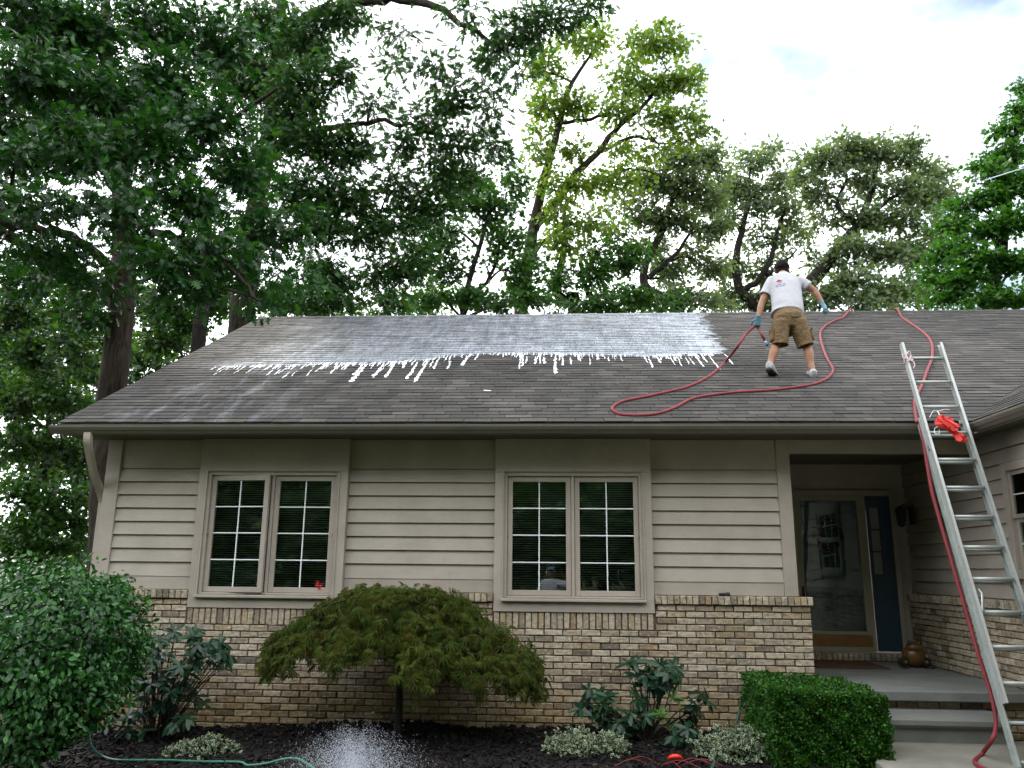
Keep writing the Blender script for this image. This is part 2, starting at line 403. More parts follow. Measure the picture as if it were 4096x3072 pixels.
# walk: poured slab that falls gently away from the step
def walkz(y): return .095 - .055*np.clip(-(np.asarray(y)+.95), 0, 4)
def slab(name, mat, pts, parent=None):
    pass
mb = MB(); ys = np.linspace(-.80, -9.5, 12); ring = []
for y in ys:
    z = float(walkz(y)); xl = 2.62-.25*max(0, -y-3)*.6; xr = 6.3-.25*max(0, -y-3)*.6
    ring.append([(xl, y, z-.22), (xl, y, z-.015), (xl+.015, y, z), (xr-.015, y, z), (xr, y, z-.015), (xr, y, z-.22)])
mb.loft(ring); wk = mb.build('walkway', m_conc2); tag(wk, 'pale concrete walk leading to the porch step', 'walkway', kind='structure')

# ================================================================== the house
house = tag(empty('house', (0, 0, 0)), 'single-storey house with taupe siding, tan brick base and grey shingle roof', 'house')
WINX = (-3.427, 0.0)              # the two front windows, offset in x
PL, PR = -.757, .985               # trim panel of a window
XL, XR = -5.42, 2.63               # brick front
CAPZ0, CAPZ1 = 1.248, 1.338
# ---- brick
def brick_variant(L, H, dep, seed):
    r = np.random.default_rng(seed); c = .0055; V = []
    for (ins, y) in ((0, dep), (0, c*1.2), (c, 0)):
        for (sx, sz) in ((-1, -1), (1, -1), (1, 1), (-1, 1)):
            V.append((sx*(L/2-ins), y, sz*(H/2-ins)))
    V = np.array(V); V[4:] += r.normal(0, .0017, (8, 3)); V[8:, 1] += r.normal(0, .0022, 4)
    Q = [(8, 9, 10, 11)]
    for b in (0, 4):
        for i in range(4): Q.append((b+i, b+(i+1) % 4, b+4+(i+1) % 4, b+4+i))
    return V, np.array(Q)
BL, BH, CO = .1925, .0572, .0677
BV = [brick_variant(BL, BH, .06, s) for s in range(8)]
BME = None
bricks = []      # (cx, cz, scale_x, variant, wall)
def lay(ranges, z, off):
    for (a, b) in ranges:
        k0 = math.floor((a-off)/.203)-1; x = off+k0*.203
        while x < b:
            l, r = max(x, a), min(x+BL, b)
            if r-l > .035: yield (l+r)/2, z, (r-l)/BL
            x += .203
ncourse = 22
for k in range(ncourse):
    zc = CAPZ0-.0105-BH/2-k*CO
    rng_ = [(XL, XR)]
    if zc > .96: rng_ = [(XL, WINX[0]+PL-.012), (WINX[0]+PR+.012, WINX[1]+PL-.012), (WINX[1]+PR+.012, XR)]
    off = XR-.203*(50 if k % 2 == 0 else 50.5)+.0105
    for cx, cz, s in lay(rng_, zc, off): bricks.append(('front', cx, 0.0, cz, s, int(RNG.integers(8))))
WX = 4.5                           # wing wall plane
for k in range(17):
    zc = CAPZ0-.0105-BH/2-k*CO
    for cy, cz, s in lay([(-5.9, 2.08)], zc, -6+(0 if k % 2 else .1015)): bricks.append(('wing', WX, cy, cz, s, int(RNG.integers(8))))
for k in range(5):
    zc = .380-BH/2-k*CO
    for cx, cz, s in lay([(2.3, 4.49)], zc, -6+(0 if k % 2 else .1015)): bricks.append(('riser', cx, -.52, cz, s, int(RNG.integers(8))))
def bscore(b):
    w, x, y, z = b[:4]; d = np.array([x, y, z])-CP; dd = d @ d
    nrm = np.array([-1., 0, 0]) if w == 'wing' else np.array([0, -1., 0])
    u = d @ CR/(d @ CF)*3208/PXO+1106; v = 829.5-d @ CU/(d @ CF)*3208/PXO
    vis = 300 < u < 2205 and v < 1655 and not (w == 'riser' and u < 1945) and not (u > 1590 and v > 1460 and w == 'front') and not (u < 520 and v > 1330 and w == 'front') and not (600 < u < 1120 and v < 1500 and w == 'front')
    return (abs(nrm @ d)/dd**1.5*b[4]) * (1 if vis else .05)
order = sorted(range(len(bricks)), key=lambda i: -bscore(bricks[i])); chosen = set(order[:300])
fwm = MB().box(XL+.002, XR-.002, .020, .13, -.30, 1.1475)
for a, b in ((XL+.002, WINX[0]+PL-.001), (WINX[0]+PR+.001, WINX[1]+PL-.001), (WINX[1]+PR+.001, XR-.002)): fwm.box(a, b, .0202, .13, 1.148, CAPZ0-.001)
fw = fwm.build('brick_wall', m_mortar, house)
ww = MB().box(WX+.020, WX+.13, -5.9, 2.09, -.30, CAPZ0-.001).build('wing_brick_wall', m_mortar, house)
rw = MB().box(2.3, 4.49, -.500, -.40, -.1, .392).build('porch_base', m_mortar, house)
par = {'front': fw, 'wing': ww, 'riser': rw}
vm = [np_mesh('brick', V, None, Q) for V, Q in BV]
for me in vm: me.materials.append(m_brick)
rest = {'front': MB(), 'wing': MB(), 'riser': MB()}
for i, (w, x, y, z, s, v) in enumerate(bricks):
    jit = float(RNG.normal(0, .0028))
    if i in chosen:
        o = D.objects.new('brick', vm[v]); link(o, par[w])
        o.location = (x+(jit if w == 'wing' else 0), y+(0 if w == 'wing' else jit), z); o.scale = (s, 1, 1)
        if w == 'wing': o.rotation_euler = (0, 0, -math.pi/2)
    else:
        V, Q = BV[v]; V = V*np.array([s, 1, 1])
        if w == 'wing': V = np.stack([V[:, 1], -V[:, 0], V[:, 2]], 1)+np.array([x+jit, y, z])
        else: V = V+np.array([x, y+jit, z])
        rest[w].add(V, None, Q)
for w, mb in rest.items():
    if mb.n: mb.build('bricks', m_brick, par[w], kind='stuff')
# right return of the brick base (faces the porch)
box('porch_side_wall', m_mortar, house, 2.50, 2.617, .135, 2.09, -.3, 1.24)
mb = MB()
for k in range(22):
    zc = CAPZ0-.0105-BH/2-k*CO
    for cy, cz, s in lay([(.07, 2.08)], zc, -6+(0 if k % 2 else .1015)):
        V, Q = BV[k % 8]; V = V*np.array([s, 1, 1]); mb.add(np.stack([-V[:, 1]+2.63, V[:, 0]+cy, V[:, 2]+cz], 1), None, Q)
mb.build('return_bricks', m_brick, house, kind='stuff')
# soldier course under each window, rowlock cap beside them
SV = [brick_variant(.0572, .168, .06, 20+s) for s in range(4)]; sm = [np_mesh('soldier_brick', V, None, Q) for V, Q in SV]
CV = [brick_variant(.0572, .088, .16, 30+s) for s in range(4)]; cm = [np_mesh('cap_brick', V, None, Q) for V, Q in CV]
for me in sm+cm: me.materials.append(m_brick)
for wx in WINX:
    n = int((PR-PL)/.0677)
    for i in range(n):
        o = D.objects.new('soldier_brick', sm[i % 4]); link(o, fw); o.location = (wx+PL+.035+i*(PR-PL-.01)/n, float(RNG.normal(-.001, .002)), 1.0615+float(RNG.normal(0, .0015)))
capr = [(-5.44, WINX[0]+PL-.004), (WINX[0]+PR+.004, WINX[1]+PL-.004), (WINX[1]+PR+.004, 2.66)]
for a, b in capr:
    n = int(round((b-a)/.0677)); st = (b-a)/n
    for i in range(n):
        o = D.objects.new('cap_brick', cm[int(RNG.integers(4))]); link(o, fw); o.scale = ((st-.0085)/.0572, 1, 1)
        o.location = (a+st*(i+.5), -.032+float(RNG.normal(0, .002)), (CAPZ0+CAPZ1)/2+float(RNG.normal(0, .0015)))
    box('cap_mortar', m_mortar, fw, a+.004, b-.006, -.018, .10, CAPZ0+.002, CAPZ1-.006, 0)
for i in range(116):
    y = -5.8+.0677*i
    o = D.objects.new('cap_brick', cm[i % 4]); link(o, ww); o.location = (WX-.03, y, (CAPZ0+CAPZ1)/2); o.rotation_euler = (0, 0, -math.pi/2)
box('cap_mortar', m_mortar, ww, WX-.016, WX+.1, -5.9, 2.08, CAPZ0+.002, CAPZ1-.006, 0)
# ---- siding
BAYS = [(-5.175, WINX[0]+PL-.002), (WINX[0]+PR+.002, WINX[1]+PL-.002), (WINX[1]+PR+.002, 2.385)]
sd = MB().box(-5.33, 2.52, .098, .14, 1.335, 3.05).build('siding_wall', m_siding, house)
def lap(a, b, z0, z1, yb=.052, yt=.080):
    yb += float(RNG.normal(0, .0012)); d1, d2 = RNG.normal(0, .0012, 2)
    V = [(a, yb, z0+d1), (b, yb, z0+d2), (b, yt, z1), (a, yt, z1), (a, .097, z0+d1), (b, .097, z0+d2), (b, .097, z1), (a, .097, z1)]
    return V, [(0, 1, 2, 3), (5, 4, 7, 6), (1, 5, 6, 2), (4, 0, 3, 7), (3, 2, 6, 7), (4, 5, 1, 0)]
# the siding sheet must not close the window openings: it is built per bay
D.objects.remove(sd)
sd = empty('siding_wall', (0, 0, 0), house)
for a, b in BAYS:
    box('sheathing', m_siding, sd, a-.05, b+.05, .099, .14, 1.336, 3.05, 0)
    for k in range(8):
        V, Q = lap(a, b, 1.4855+.152*k+(.009 if k else 0), 1.4855+.152*(k+1)); MB().add(V, None, Q).build('siding_board', m_siding, sd)
    box('skirt_board', m_trim, sd, a-.001, b+.001, .060, .097, 1.342, 1.4835)
    box('frieze_board', m_siding, sd, a, b, .066, .097, 2.7105, 3.045)
box('corner_board', m_trim, sd, -5.345, -5.176, .043, .13, 1.342, 3.045)
box('corner_board', m_trim, sd, 2.386, 2.530, .043, .13, 1.342, 3.045)
box('corner_board', m_trim, sd, 2.490, 2.5305, .131, .25, 1.342, 3.045)
# ---- side and back walls
MB().box(-5.385, -5.25, .14, 10.6, -.3, 3.05).build('side_wall', m_siding, house)
MB().box(2.40, 2.519, .252, 2.1, 1.25, 3.05).build('porch_left_wall', m_siding, house)
mb = MB(); mb.add([(-5.36, .1, 3.05), (-5.36, 10.6, 3.05), (-5.36, 5.06, 5.98), (-5.26, .1, 3.05), (-5.26, 10.6, 3.05), (-5.26, 5.06, 5.98)], [(0, 2, 1), (3, 4, 5)], [(0, 1, 4, 3), (1, 2, 5, 4), (2, 0, 3, 5)]); mb.build('gable_wall', m_siding, house)
MB().box(-5.40, 9, 10.6, 10.7, -.3, 3.05).build('back_wall', m_siding, house)
# dark rooms behind the windows
mb = MB(); mb.box(-5.24, 2.39, 2.6, 2.7, -.2, 3.03).box(-5.24, 2.39, .15, 2.6, .60, .70).box(-5.24, 2.39, .15, 2.6, 3.031, 3.039).box(-1.7, -1.6, .15, 2.6, .7, 3.03)
mb.build('room_interior', m_dark, house)
# ---- windows
def pane_obj(parent, x0, x1, y, z0, z1):
    return box('pane', m_glass, parent, x0, x1, y, y+.004, z0, z1, 0)
def sash(win, x0, x1, z0, z1, y, gx0, gx1, gz0, gz1, turn=0.0):
    """frame, panes and bars of one casement, hinged at its left edge"""
    ox, oy, oz = x0, y, z0; mb = MB(); F = dict(ch=.003); parts = []
    mb.box(x0-ox, gx0-ox, 0, .045, 0, z1-z0, **F).box(gx1-ox, x1-ox, 0, .045, 0, z1-z0, **F)
    mb.box(gx0-ox, gx1-ox, .001, .044, 0, gz0-z0, **F).box(gx0-ox, gx1-ox, .001, .044, gz1-z0, z1-z0, **F)
    parts.append(mb.build('sash_frame', m_trim, win))
    xm = (gx0+gx1)/2; zz = [gz0+(gz1-gz0)*k/4 for k in range(5)]
    for i in range(4):
        for (a, b) in ((gx0, xm), (xm, gx1)):
            parts.append(box('pane', m_glass, win, a-ox+.0005, b-ox-.0005, .022, .026, zz[i]-oz+.0005, zz[i+1]-oz-.0005, 0))
    parts.append(box('muntin', m_white, win, xm-ox-.0065, xm-ox+.0065, .012, .0215, gz0-oz, gz1-oz, .002))
    for k in (1, 2, 3): parts.append(box('muntin', m_white, win, gx0-ox, gx1-ox, .013, .0215, zz[k]-oz-.0065, zz[k]-oz+.0065, .002))
    for o in parts: o.matrix_local = Matrix.Translation((ox, oy, oz)) @ Matrix.Rotation(-math.radians(turn), 4, 'Z')
def window(wx, opened, label):
    w = empty('window', (wx, -.045, 0), house); w['label'] = label
    # wide flat casing
    box('casing', m_trim, w, PL, PL+.10, .030, .12, 1.277, 2.662); box('casing', m_trim, w, PR-.10, PR, .030, .12, 1.277, 2.662)
    box('head_board', m_trim, w, PL, PR, .0295, .12, 2.6625, 3.046); box('apron', m_trim, w, PL, PR, .0295, .12, 1.150, 1.2765)
    mb = MB(); mb.box(PL+.087, PL+.105, .018, .0295, 1.29, 2.672, .003).box(PR-.105, PR-.087, .018, .0295, 1.29, 2.672, .003).box(PL+.087, PR-.087, .0175, .029, 2.6725, 2.690, .003)
    mb.build('casing_bead', m_trim, w)
    mb = MB(); mb.box(PL+.1005, -.615, .042, .16, 1.292, 2.66, .004).box(.844, PR-.1005, .042, .16, 1.292, 2.66, .004).box(-.6145, .8435, .0425, .16, 2.624, 2.66, .004).box(-.6145, .8435, .0425, .16, 1.292, 1.316, .004)
    mb.build('window_frame', m_trim, w)
    box('sill', m_trim, w, -.676, .900, -.020, .0415, 1.2585, 1.291, .006)
    box('mullion', m_trim, w, .096, .131, .055, .16, 1.3165, 2.6235, .003)
    zb, zt = 1.319, 2.6215
    sash(w, -.612, .093, zb, zt, .072, -.559, .037, 1.377, 2.562, opened)
    sash(w, .134, .841, zb, zt, .072, .190, .787, 1.377, 2.562)
    mb = MB()
    for (a, b) in ((-.60, .09), (.135, .835)):
        z = 1.345
        while z < 2.60:
            mb.add([(a, .170, z+.006), (b, .170, z+.006), (b, .192, z-.002), (a, .192, z-.002), (a, .170, z+.0072), (b, .170, z+.0072), (b, .192, z-.0008), (a, .192, z-.0008)], None, [(0, 3, 2, 1), (4, 5, 6, 7), (0, 1, 5, 4), (2, 3, 7, 6), (1, 2, 6, 5), (3, 0, 4, 7)])
            z += .0254
    mb.build('blind_slats', m_blind, w, kind='stuff')
    mb = MB()
    for x in (-.612, .835): mb.box(x-.004, x+.008, .052, .070, 1.93, 1.965, .002)
    mb.build('sash_catch', simple('brass_catch', (.20, .17, .09), .4, .5, .6), w)
    return w
window(WINX[0], 6.5, 'window whose left casement stands slightly open')
window(WINX[1], 0, 'closed window with two white-barred casements')

# ---- roof
def roofz(y): return RZ0+RS*(y-RY0)
YR = 5.065; ZR = roofz(YR); CS = 1/math.sqrt(1+RS*RS); RX0, RX1 = -5.655, 10.2
def slope_box(mb, x0, x1, y0, y1, t0, t1):
    n = np.array([0, -RS*CS, CS]); P = []
    for t in (t0, t1):
        for (x, y) in ((x0, y0), (x1, y0), (x1, y1), (x0, y1)): P.append(np.array([x, y, roofz(y)])+n*t)
    mb.add(P, None, [(0, 3, 2, 1), (4, 5, 6, 7), (0, 1, 5, 4), (1, 2, 6, 5), (2, 3, 7, 6), (3, 0, 4, 7)])
roof = empty('roof', (0, 0, 0), house)
mb = MB(); slope_box(mb, RX0, RX1, -.495, YR, -.035, -.006); mb.build('roof_deck', m_wood, roof)
EXPO = .127; TAB = .3048; NC = int((YR-RY0)/CS/EXPO)+1
n_ = np.array([0, -RS*CS, CS]); s_ = np.array([0, CS, RS*CS])      # roof normal and up-slope unit
def tab_shape(w, seed):
    r = np.random.default_rng(seed); j = r.normal(0, .0012, 4); h = .165; t = .0125
    b = .0105 + float(abs(r.normal(0, .003)))      # lift of the butt edge
    P = []
    for dt in (0, t):
        P += [(-w/2, j[0], b-.0012+dt-.006), (w/2, j[1], b-.0012+dt-.006), (w/2, h, -.002+dt), (-w/2, h, -.002+dt)]
    return np.array(P), np.array([(0, 3, 2, 1), (4, 5, 6, 7), (0, 1, 5, 4), (1, 2, 6, 5), (2, 3, 7, 6), (3, 0, 4, 7)])
TV = [tab_shape(TAB-.007, s) for s in range(8)]
BAS = np.array([[1, 0, 0], s_, n_])            # rows: tab x, up-slope, normal
tme = []
for V, Q in TV:
    me = np_mesh('shingle', V @ BAS, None, Q); me.materials.append(m_shingle); tme.append(me)
tabs = []
for k in range(NC):
    sdist = k*EXPO
    if sdist+.17 > (YR-RY0)/CS: sdist = (YR-RY0)/CS-.17
    org = np.array([0, RY0, RZ0])+s_*sdist
    off = [0, .1524, .0762, .2286][k % 4]+RNG.normal(0, .006); x = RX0-TAB+off+TAB/2; wob = RNG.normal(0, .0022)
    while x-TAB/2 < RX1:
        a, b = max(x-TAB/2, RX0), min(x+TAB/2, RX1)
        if b-a > .03: tabs.append((np.array([(a+b)/2, 0, 0])+org+s_*(wob+RNG.normal(0, .0016)+.002*math.sin(x*.9+k)), (b-a-.006)/(TAB-.007), int(RNG.integers(8))))
        x += TAB
def tscore(p):
    d = p-CP; u = d @ CR/(d @ CF)*3208/PXO+1106; v = 829.5-d @ CU/(d @ CF)*3208/PXO
    return (1 if 60 < u < 1950 and p[1] < 4 else .02)/(d @ d)**1.5
order = sorted(range(len(tabs)), key=lambda i: -tscore(tabs[i][0])); chosen = set(order[:300]); mb = MB()
for i, (p, s, v) in enumerate(tabs):
    tw = 0
    if i in chosen:
        o = D.objects.new('shingle', tme[v]); o.location = p; o.scale = (s, 1, 1); link(o, roof)
    else: mb.add((TV[v][0]*np.array([s, 1, 1])) @ BAS+p, None, TV[v][1])
mb.build('shingles', m_shingle, roof, kind='stuff')
# ridge cap
for i in range(int((RX1-RX0)/.28)):
    x = RX0+.28*i; y = YR; P = []
    for (xx, lift) in ((x-.03, .022), (x+.28, .012)):
        for dt in (0, .007):
            for (dy) in (-.13, -.02, .02, .13): P.append((xx, y+dy, ZR+lift+dt-abs(dy)*RS*.98))
    Q = [(0, 1, 5, 4), (1, 2, 6, 5), (2, 3, 7, 6), (8, 12, 13, 9), (9, 13, 14, 10), (10, 14, 15, 11), (4, 5, 13, 12), (5, 6, 14, 13), (6, 7, 15, 14), (0, 8, 9, 1), (1, 9, 10, 2), (2, 10, 11, 3), (0, 4, 12, 8), (3, 11, 15, 7)]
    MB().add(P, None, Q).build('ridge_shingle', m_shingle, roof)
# back slope, rake boards, soffit, fascia
mb = MB(); mb.add([(RX0, YR, ZR-.005), (RX1, YR, ZR-.005), (RX1, 11.1, ZR-.005-RS*(11.1-YR)), (RX0, 11.1, ZR-.005-RS*(11.1-YR)), (RX0, YR, ZR-.06), (RX1, YR, ZR-.06), (RX1, 11.1, ZR-.06-RS*(11.1-YR)), (RX0, 11.1, ZR-.06-RS*(11.1-YR))], None, [(0, 1, 2, 3), (4, 7, 6, 5), (0, 4, 5, 1), (1, 5, 6, 2), (2, 6, 7, 3), (3, 7, 4, 0)]); mb.build('back_slope', m_shingle, roof)
mb = MB(); slope_box(mb, RX0+.004, RX0+.024, -.47, YR-.01, -.19, -.036); mb.build('rake_board', m_trim, roof)
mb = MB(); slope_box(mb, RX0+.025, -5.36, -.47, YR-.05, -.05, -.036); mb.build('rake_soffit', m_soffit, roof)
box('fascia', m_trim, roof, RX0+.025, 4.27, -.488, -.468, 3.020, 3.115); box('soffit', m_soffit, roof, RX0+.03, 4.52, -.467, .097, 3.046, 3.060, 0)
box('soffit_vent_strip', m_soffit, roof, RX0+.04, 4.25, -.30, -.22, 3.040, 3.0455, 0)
# K-style gutter with outlet and downspout elbow
def gutter(name, a, b, along):
    prof = [(0, .085), (0, 0), (.060, -.002), (.078, .022), (.092, .036), (.108, .066), (.108, .082), (.104, .086), (.098, .084), (.100, .068), (.084, .040), (.072, .026), (.056, .004), (.004, .005), (.004, .085)]
    r = []
    for s in (a, b):
        if along == 'x': r.append([(s, -.4885-p, 3.022+h) for p, h in prof])
        else: r.append([(WE+.004-p, s, 3.022+h) for p, h in prof])
    o = MB().loft(r, caps=False).build(name, m_gutter, roof)
    return o
WE = 4.28
gt = gutter('gutter', RX0-.03, 4.172, 'x')
mb = MB()
prof = [(0, .085), (0, 0), (.060, -.002), (.078, .022), (.092, .036), (.108, .066), (.108, .082)]
V = [(RX0-.030, -.4885-p, 3.022+h) for p, h in prof]+[(RX0-.0325, -.4885-p, 3.022+h) for p, h in prof]; n = len(prof)
mb.add(V, [(0, i, i+1) for i in range(1, n-1)]+[(n, n+i+1, n+i) for i in range(1, n-1)], [(i, (i+1) % n, n+(i+1) % n, n+i) for i in range(n)]); mb.build('gutter_end_cap', m_gutter, roof)
mb = MB(); mb.box(RX0-.029, 4.17, -.5965, -.5915, 3.098, 3.1085, .002); mb.build('gutter_lip', m_gutter, roof)
def rect_tube(mb, P, w, h, ridge=0):
    P = np.asarray(P, float); t = np.gradient(P, axis=0); t /= np.linalg.norm(t, axis=1)[:, None]; rr = []
    for i, (p, d) in enumerate(zip(P, t)):
        a = np.cross(d, [0, 1, 0]); a /= np.linalg.norm(a)+1e-9; b_ = np.cross(a, d); s = 1+(ridge if i % 2 else 0)
        rr.append([p+a*w/2*s+b_*h/2*s, p-a*w/2*s+b_*h/2*s, p-a*w/2*s-b_*h/2*s, p+a*w/2*s-b_*h/2*s])
    mb.loft(rr)
ds = MB(); e = catmull([(-5.25, -.545, 3.03), (-5.25, -.54, 2.95), (-5.265, -.49, 2.885), (-5.33, -.30, 2.75), (-5.39, -.10, 2.61), (-5.425, .10, 2.47), (-5.43, .20, 2.34), (-5.43, .21, 2.2), (-5.43, .21, .1)], 6); rect_tube(ds, e, .075, .055, .05); ds.build('downspout', m_trim, roof)
# ---- wing roof (right), same pitch, running towards the viewer
wing = empty('wing_roof', (0, 0, 0), house); WE = 4.28
wn = np.array([-RS*CS, 0, CS]); ws = np.array([CS, 0, RS*CS]); WB = np.array([[0, -1, 0], ws, wn])
P = []
for t in (-.035, -.006):
    for (x, y) in ((WE+.005, -6), (WE+.005, 3.4), (9.6, 3.4), (9.6, -6)): P.append(np.array([x, y, RZ0+RS*(x-WE)])+wn*t)
MB().add(P, None, [(0, 1, 2, 3), (4, 7, 6, 5), (0, 4, 5, 1), (1, 5, 6, 2), (2, 6, 7, 3), (3, 7, 4, 0)]).build('roof_deck', m_wood, wing)
mb = MB(); ind = 0
for k in range(44):
    org = np.array([WE, 0, RZ0])+ws*(k*EXPO); y = -5.9+[0, .1524, .0762, .2286][k % 4]
    while y < org[0]-WE-.5+.25:
        v = int(RNG.integers(8)); p = org+np.array([0, y, 0])+ws*RNG.normal(0, .0016)
        if ind < 120 and k < 9 and y > -2.4 and y < org[0]-4.8:
            me = np_mesh('shingle', TV[v][0] @ WB, None, TV[v][1]) if False else None
            if not hasattr(shinglemat, 'w'): shinglemat.w = {}
            if v not in shinglemat.w:
                q = np_mesh('shingle', TV[v][0] @ WB, None, TV[v][1]); q.materials.append(m_shingle); shinglemat.w[v] = q
            o = D.objects.new('shingle', shinglemat.w[v]); o.location = p; link(o, wing); ind += 1
        else: mb.add(TV[v][0] @ WB+p, None, TV[v][1])
        y += TAB
mb.build('shingles', m_shingle, wing, kind='stuff')
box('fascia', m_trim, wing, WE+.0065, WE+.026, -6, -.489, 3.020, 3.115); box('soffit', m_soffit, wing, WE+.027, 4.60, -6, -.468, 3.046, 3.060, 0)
gutter('gutter', -6, -.60, 'y').parent = wing
# ---- wing wall above the brick, window in it
def lapx(y0, y1, z0, z1):
    V = [(WX+.052, y0, z0), (WX+.052, y1, z0), (WX+.08, y1, z1), (WX+.08, y0, z1), (WX+.097, y0, z0), (WX+.097, y1, z0), (WX+.097, y1, z1), (WX+.097, y0, z1)]
    return V, [(1, 0, 3, 2), (4, 5, 6, 7), (5, 1, 2, 6), (0, 4, 7, 3), (2, 3, 7, 6), (0, 1, 5, 4)]
wsd = empty('wing_siding', (0, 0, 0), house)
WY0, WY1, WZ0, WZ1 = -1.62, -.54, 1.64, 2.62         # window opening in the wing
box('sheathing', m_siding, wsd, WX+.099, WX+.14, WY1, 2.1, 1.3, 3.05, 0); box('sheathing', m_siding, wsd, WX+.099, WX+.14, -6, WY0, 1.3, 3.05, 0)
box('sheathing', m_siding, wsd, WX+.099, WX+.14, WY0, WY1, 1.3, WZ0, 0); box('sheathing', m_siding, wsd, WX+.099, WX+.14, WY0, WY1, WZ1, 3.05, 0)
for k in range(11):
    z0 = 1.342+.152*k+.009; z1 = z0+.143
    rr = [(WY1+.09, 2.09), (-5.9, WY0-.09)] if (z0 < WZ1+.08 and z1 > WZ0-.10) else [(-5.9, 2.09)]
    for a, b in rr:
        V, Q = lapx(a, b, z0, min(z1, 3.045)); MB().add(V, None, Q).build('siding_board', m_siding, wsd)
ww2 = empty('window', (0, 0, 0), house); ww2['label'] = 'shadowed sash window of the wing beside the porch'
mb = MB(); X0, X1 = WX+.02, WX+.12
mb.box(X0, X1, WY1, WY1+.09, WZ0-.09, WZ1+.09, .004).box(X0, X1, WY0-.09, WY0, WZ0-.09, WZ1+.09, .004).box(X0+.001, X1, WY0, WY1, WZ1, WZ1+.089, .004).box(X0-.03, X1, WY0, WY1, WZ0-.089, WZ0, .004); mb.build('window_frame', m_trim, ww2)
zm = 2.125
for (za, zb, xo) in ((WZ0+.002, zm+.02, .07), (zm+.021, WZ1-.002, .045)):
    mb = MB(); mb.box(WX+xo, WX+xo+.02, WY1-.045, WY1-.001, za, zb).box(WX+xo, WX+xo+.02, WY0+.001, WY0+.045, za, zb).box(WX+xo+.001, WX+xo+.02, WY0+.045, WY1-.045, za, za+.04).box(WX+xo+.001, WX+xo+.02, WY0+.045, WY1-.045, zb-.04, zb); mb.build('sash_frame', m_trim, ww2)
    ym = (WY0+WY1)/2; zc = (za+zb)/2
    for (a, b) in ((WY0+.046, WY0+.37), (WY0+.37, WY0+.70), (WY0+.70, WY1-.046)):
        for (c, d) in ((za+.041, zc), (zc, zb-.041)): box('pane', m_glass, ww2, WX+xo+.011, WX+xo+.014, a, b, c, d, 0)
    for y in (WY0+.37, WY0+.70): box('muntin', m_white, ww2, WX+xo+.003, WX+xo+.010, y-.006, y+.006, za+.041, zb-.041, 0)
    box('muntin', m_white, ww2, WX+xo+.002, WX+xo+.0095, WY0+.046, WY1-.046, zc-.006, zc+.006, 0)
MB().box(WX+.16, WX+.9, WY0-.2, WY1+.2, WZ0-.3, 3.0).build('room_interior', m_dark, ww2)
MB().box(WX+.02, 9.4, -5.99, -5.91, -.3, 3.04).build('wing_end_wall', m_siding, house)
# ---- porch
porch = empty('porch', (0, 0, 0), house)
MB().box(2.20, 4.497, -.632, 2.09, .396, .496, .012).build('porch_slab', m_conc, porch)
rr = []
for (y, z) in ((-.51, .18), (-.51, .325), (-.90, .318), (-.965, .308), (-.985, .285), (-.985, .245), (-.965, .222), (-.925, .212), (-.925, -.05), (-.51, -.05)): rr.append((y, z))
MB().loft([[(x, y, z) for y, z in rr] for x in (2.3, 4.06)]).build('step', m_conc, porch)
box('header_board', m_trim, porch, 2.5315, 4.49, .045, .13, 2.892, 3.045)
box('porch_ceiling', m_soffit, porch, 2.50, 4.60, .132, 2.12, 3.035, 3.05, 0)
mb = MB(); mb.box(2.40, 3.05, 2.11, 2.2, .5, 3.034).box(4.42, 4.60, 2.11, 2.2, .5, 3.034).box(3.05, 4.42, 2.1105, 2.2, 2.68, 3.034); mb.build('porch_back_wall', m_siding, porch)
for i in range(28):
    x = 2.66+.0677*i
    if x > 4.46: break
    o = D.objects.new('threshold_brick', cm[i % 4]); link(o, porch); o.location = (x, 1.985, .551)
box('threshold_mortar', m_mortar, porch, 2.63, 4.49, 1.998, 2.12, .497, .588, 0)
m_door = simple('blue_door_paint', (.020, .048, .075), .45, .45, var=.1)
m_beige = simple('storm_door_paint', (.26, .25, .175), .5, .4, var=.08)
m_brass = simple('brown_kick_plate', (.20, .105, .030), .45, .5, .25, var=.2)
dr = empty('storm_door', (0, 0, 0), house)
mb = MB(); mb.box(3.115, 3.183, 2.055, 2.10, .612, 2.607, .003).box(3.925, 4.035, 2.055, 2.10, .612, 2.607, .003).box(3.1835, 3.9245, 2.056, 2.10, 2.541, 2.607, .003).box(3.1835, 3.9245, 2.056, 2.10, .815, .858, .003).box(3.1835, 3.9245, 2.056, 2.10, .612, .672, .003); mb.build('door_frame', m_beige, dr)
box('door_glass', m_glass, dr, 3.184, 3.924, 2.072, 2.077, .8585, 2.5405, 0); box('kick_plate', m_brass, dr, 3.1805, 3.99, 2.050, 2.0545, .669, .814, 0)
mb = MB(); mb.tube([(3.150, 2.03, 1.10), (3.150, 2.02, 1.18), (3.150, 2.02, 1.32), (3.150, 2.03, 1.40)], .011).box(3.135, 3.165, 2.03, 2.055, 1.08, 1.42, .004); mb.build('handle', m_black, dr)
ed = empty('entry_door', (0, 0, 0), house); box('door_leaf', m_door, ed, 3.10, 4.04, 2.125, 2.165, .60, 2.63)
mb = MB(); th = np.linspace(0, 2*np.pi, 40)
for j in range(60):
    a = RNG.uniform(0, 6.28); r0 = .165+RNG.normal(0, .02); p = np.array([3.55+r0*math.cos(a), 2.112+RNG.uniform(-.02, .01), 2.08+r0*math.sin(a)])
    mb.ell(p, (.03, .008, .016), 6, 4)
mb.build('wreath', simple('dried_wreath', (.10, .035, .022), .9, .1, rvar=.5), ed)
sdl = empty('sidelight', (0, 0, 0), house); mb = MB()
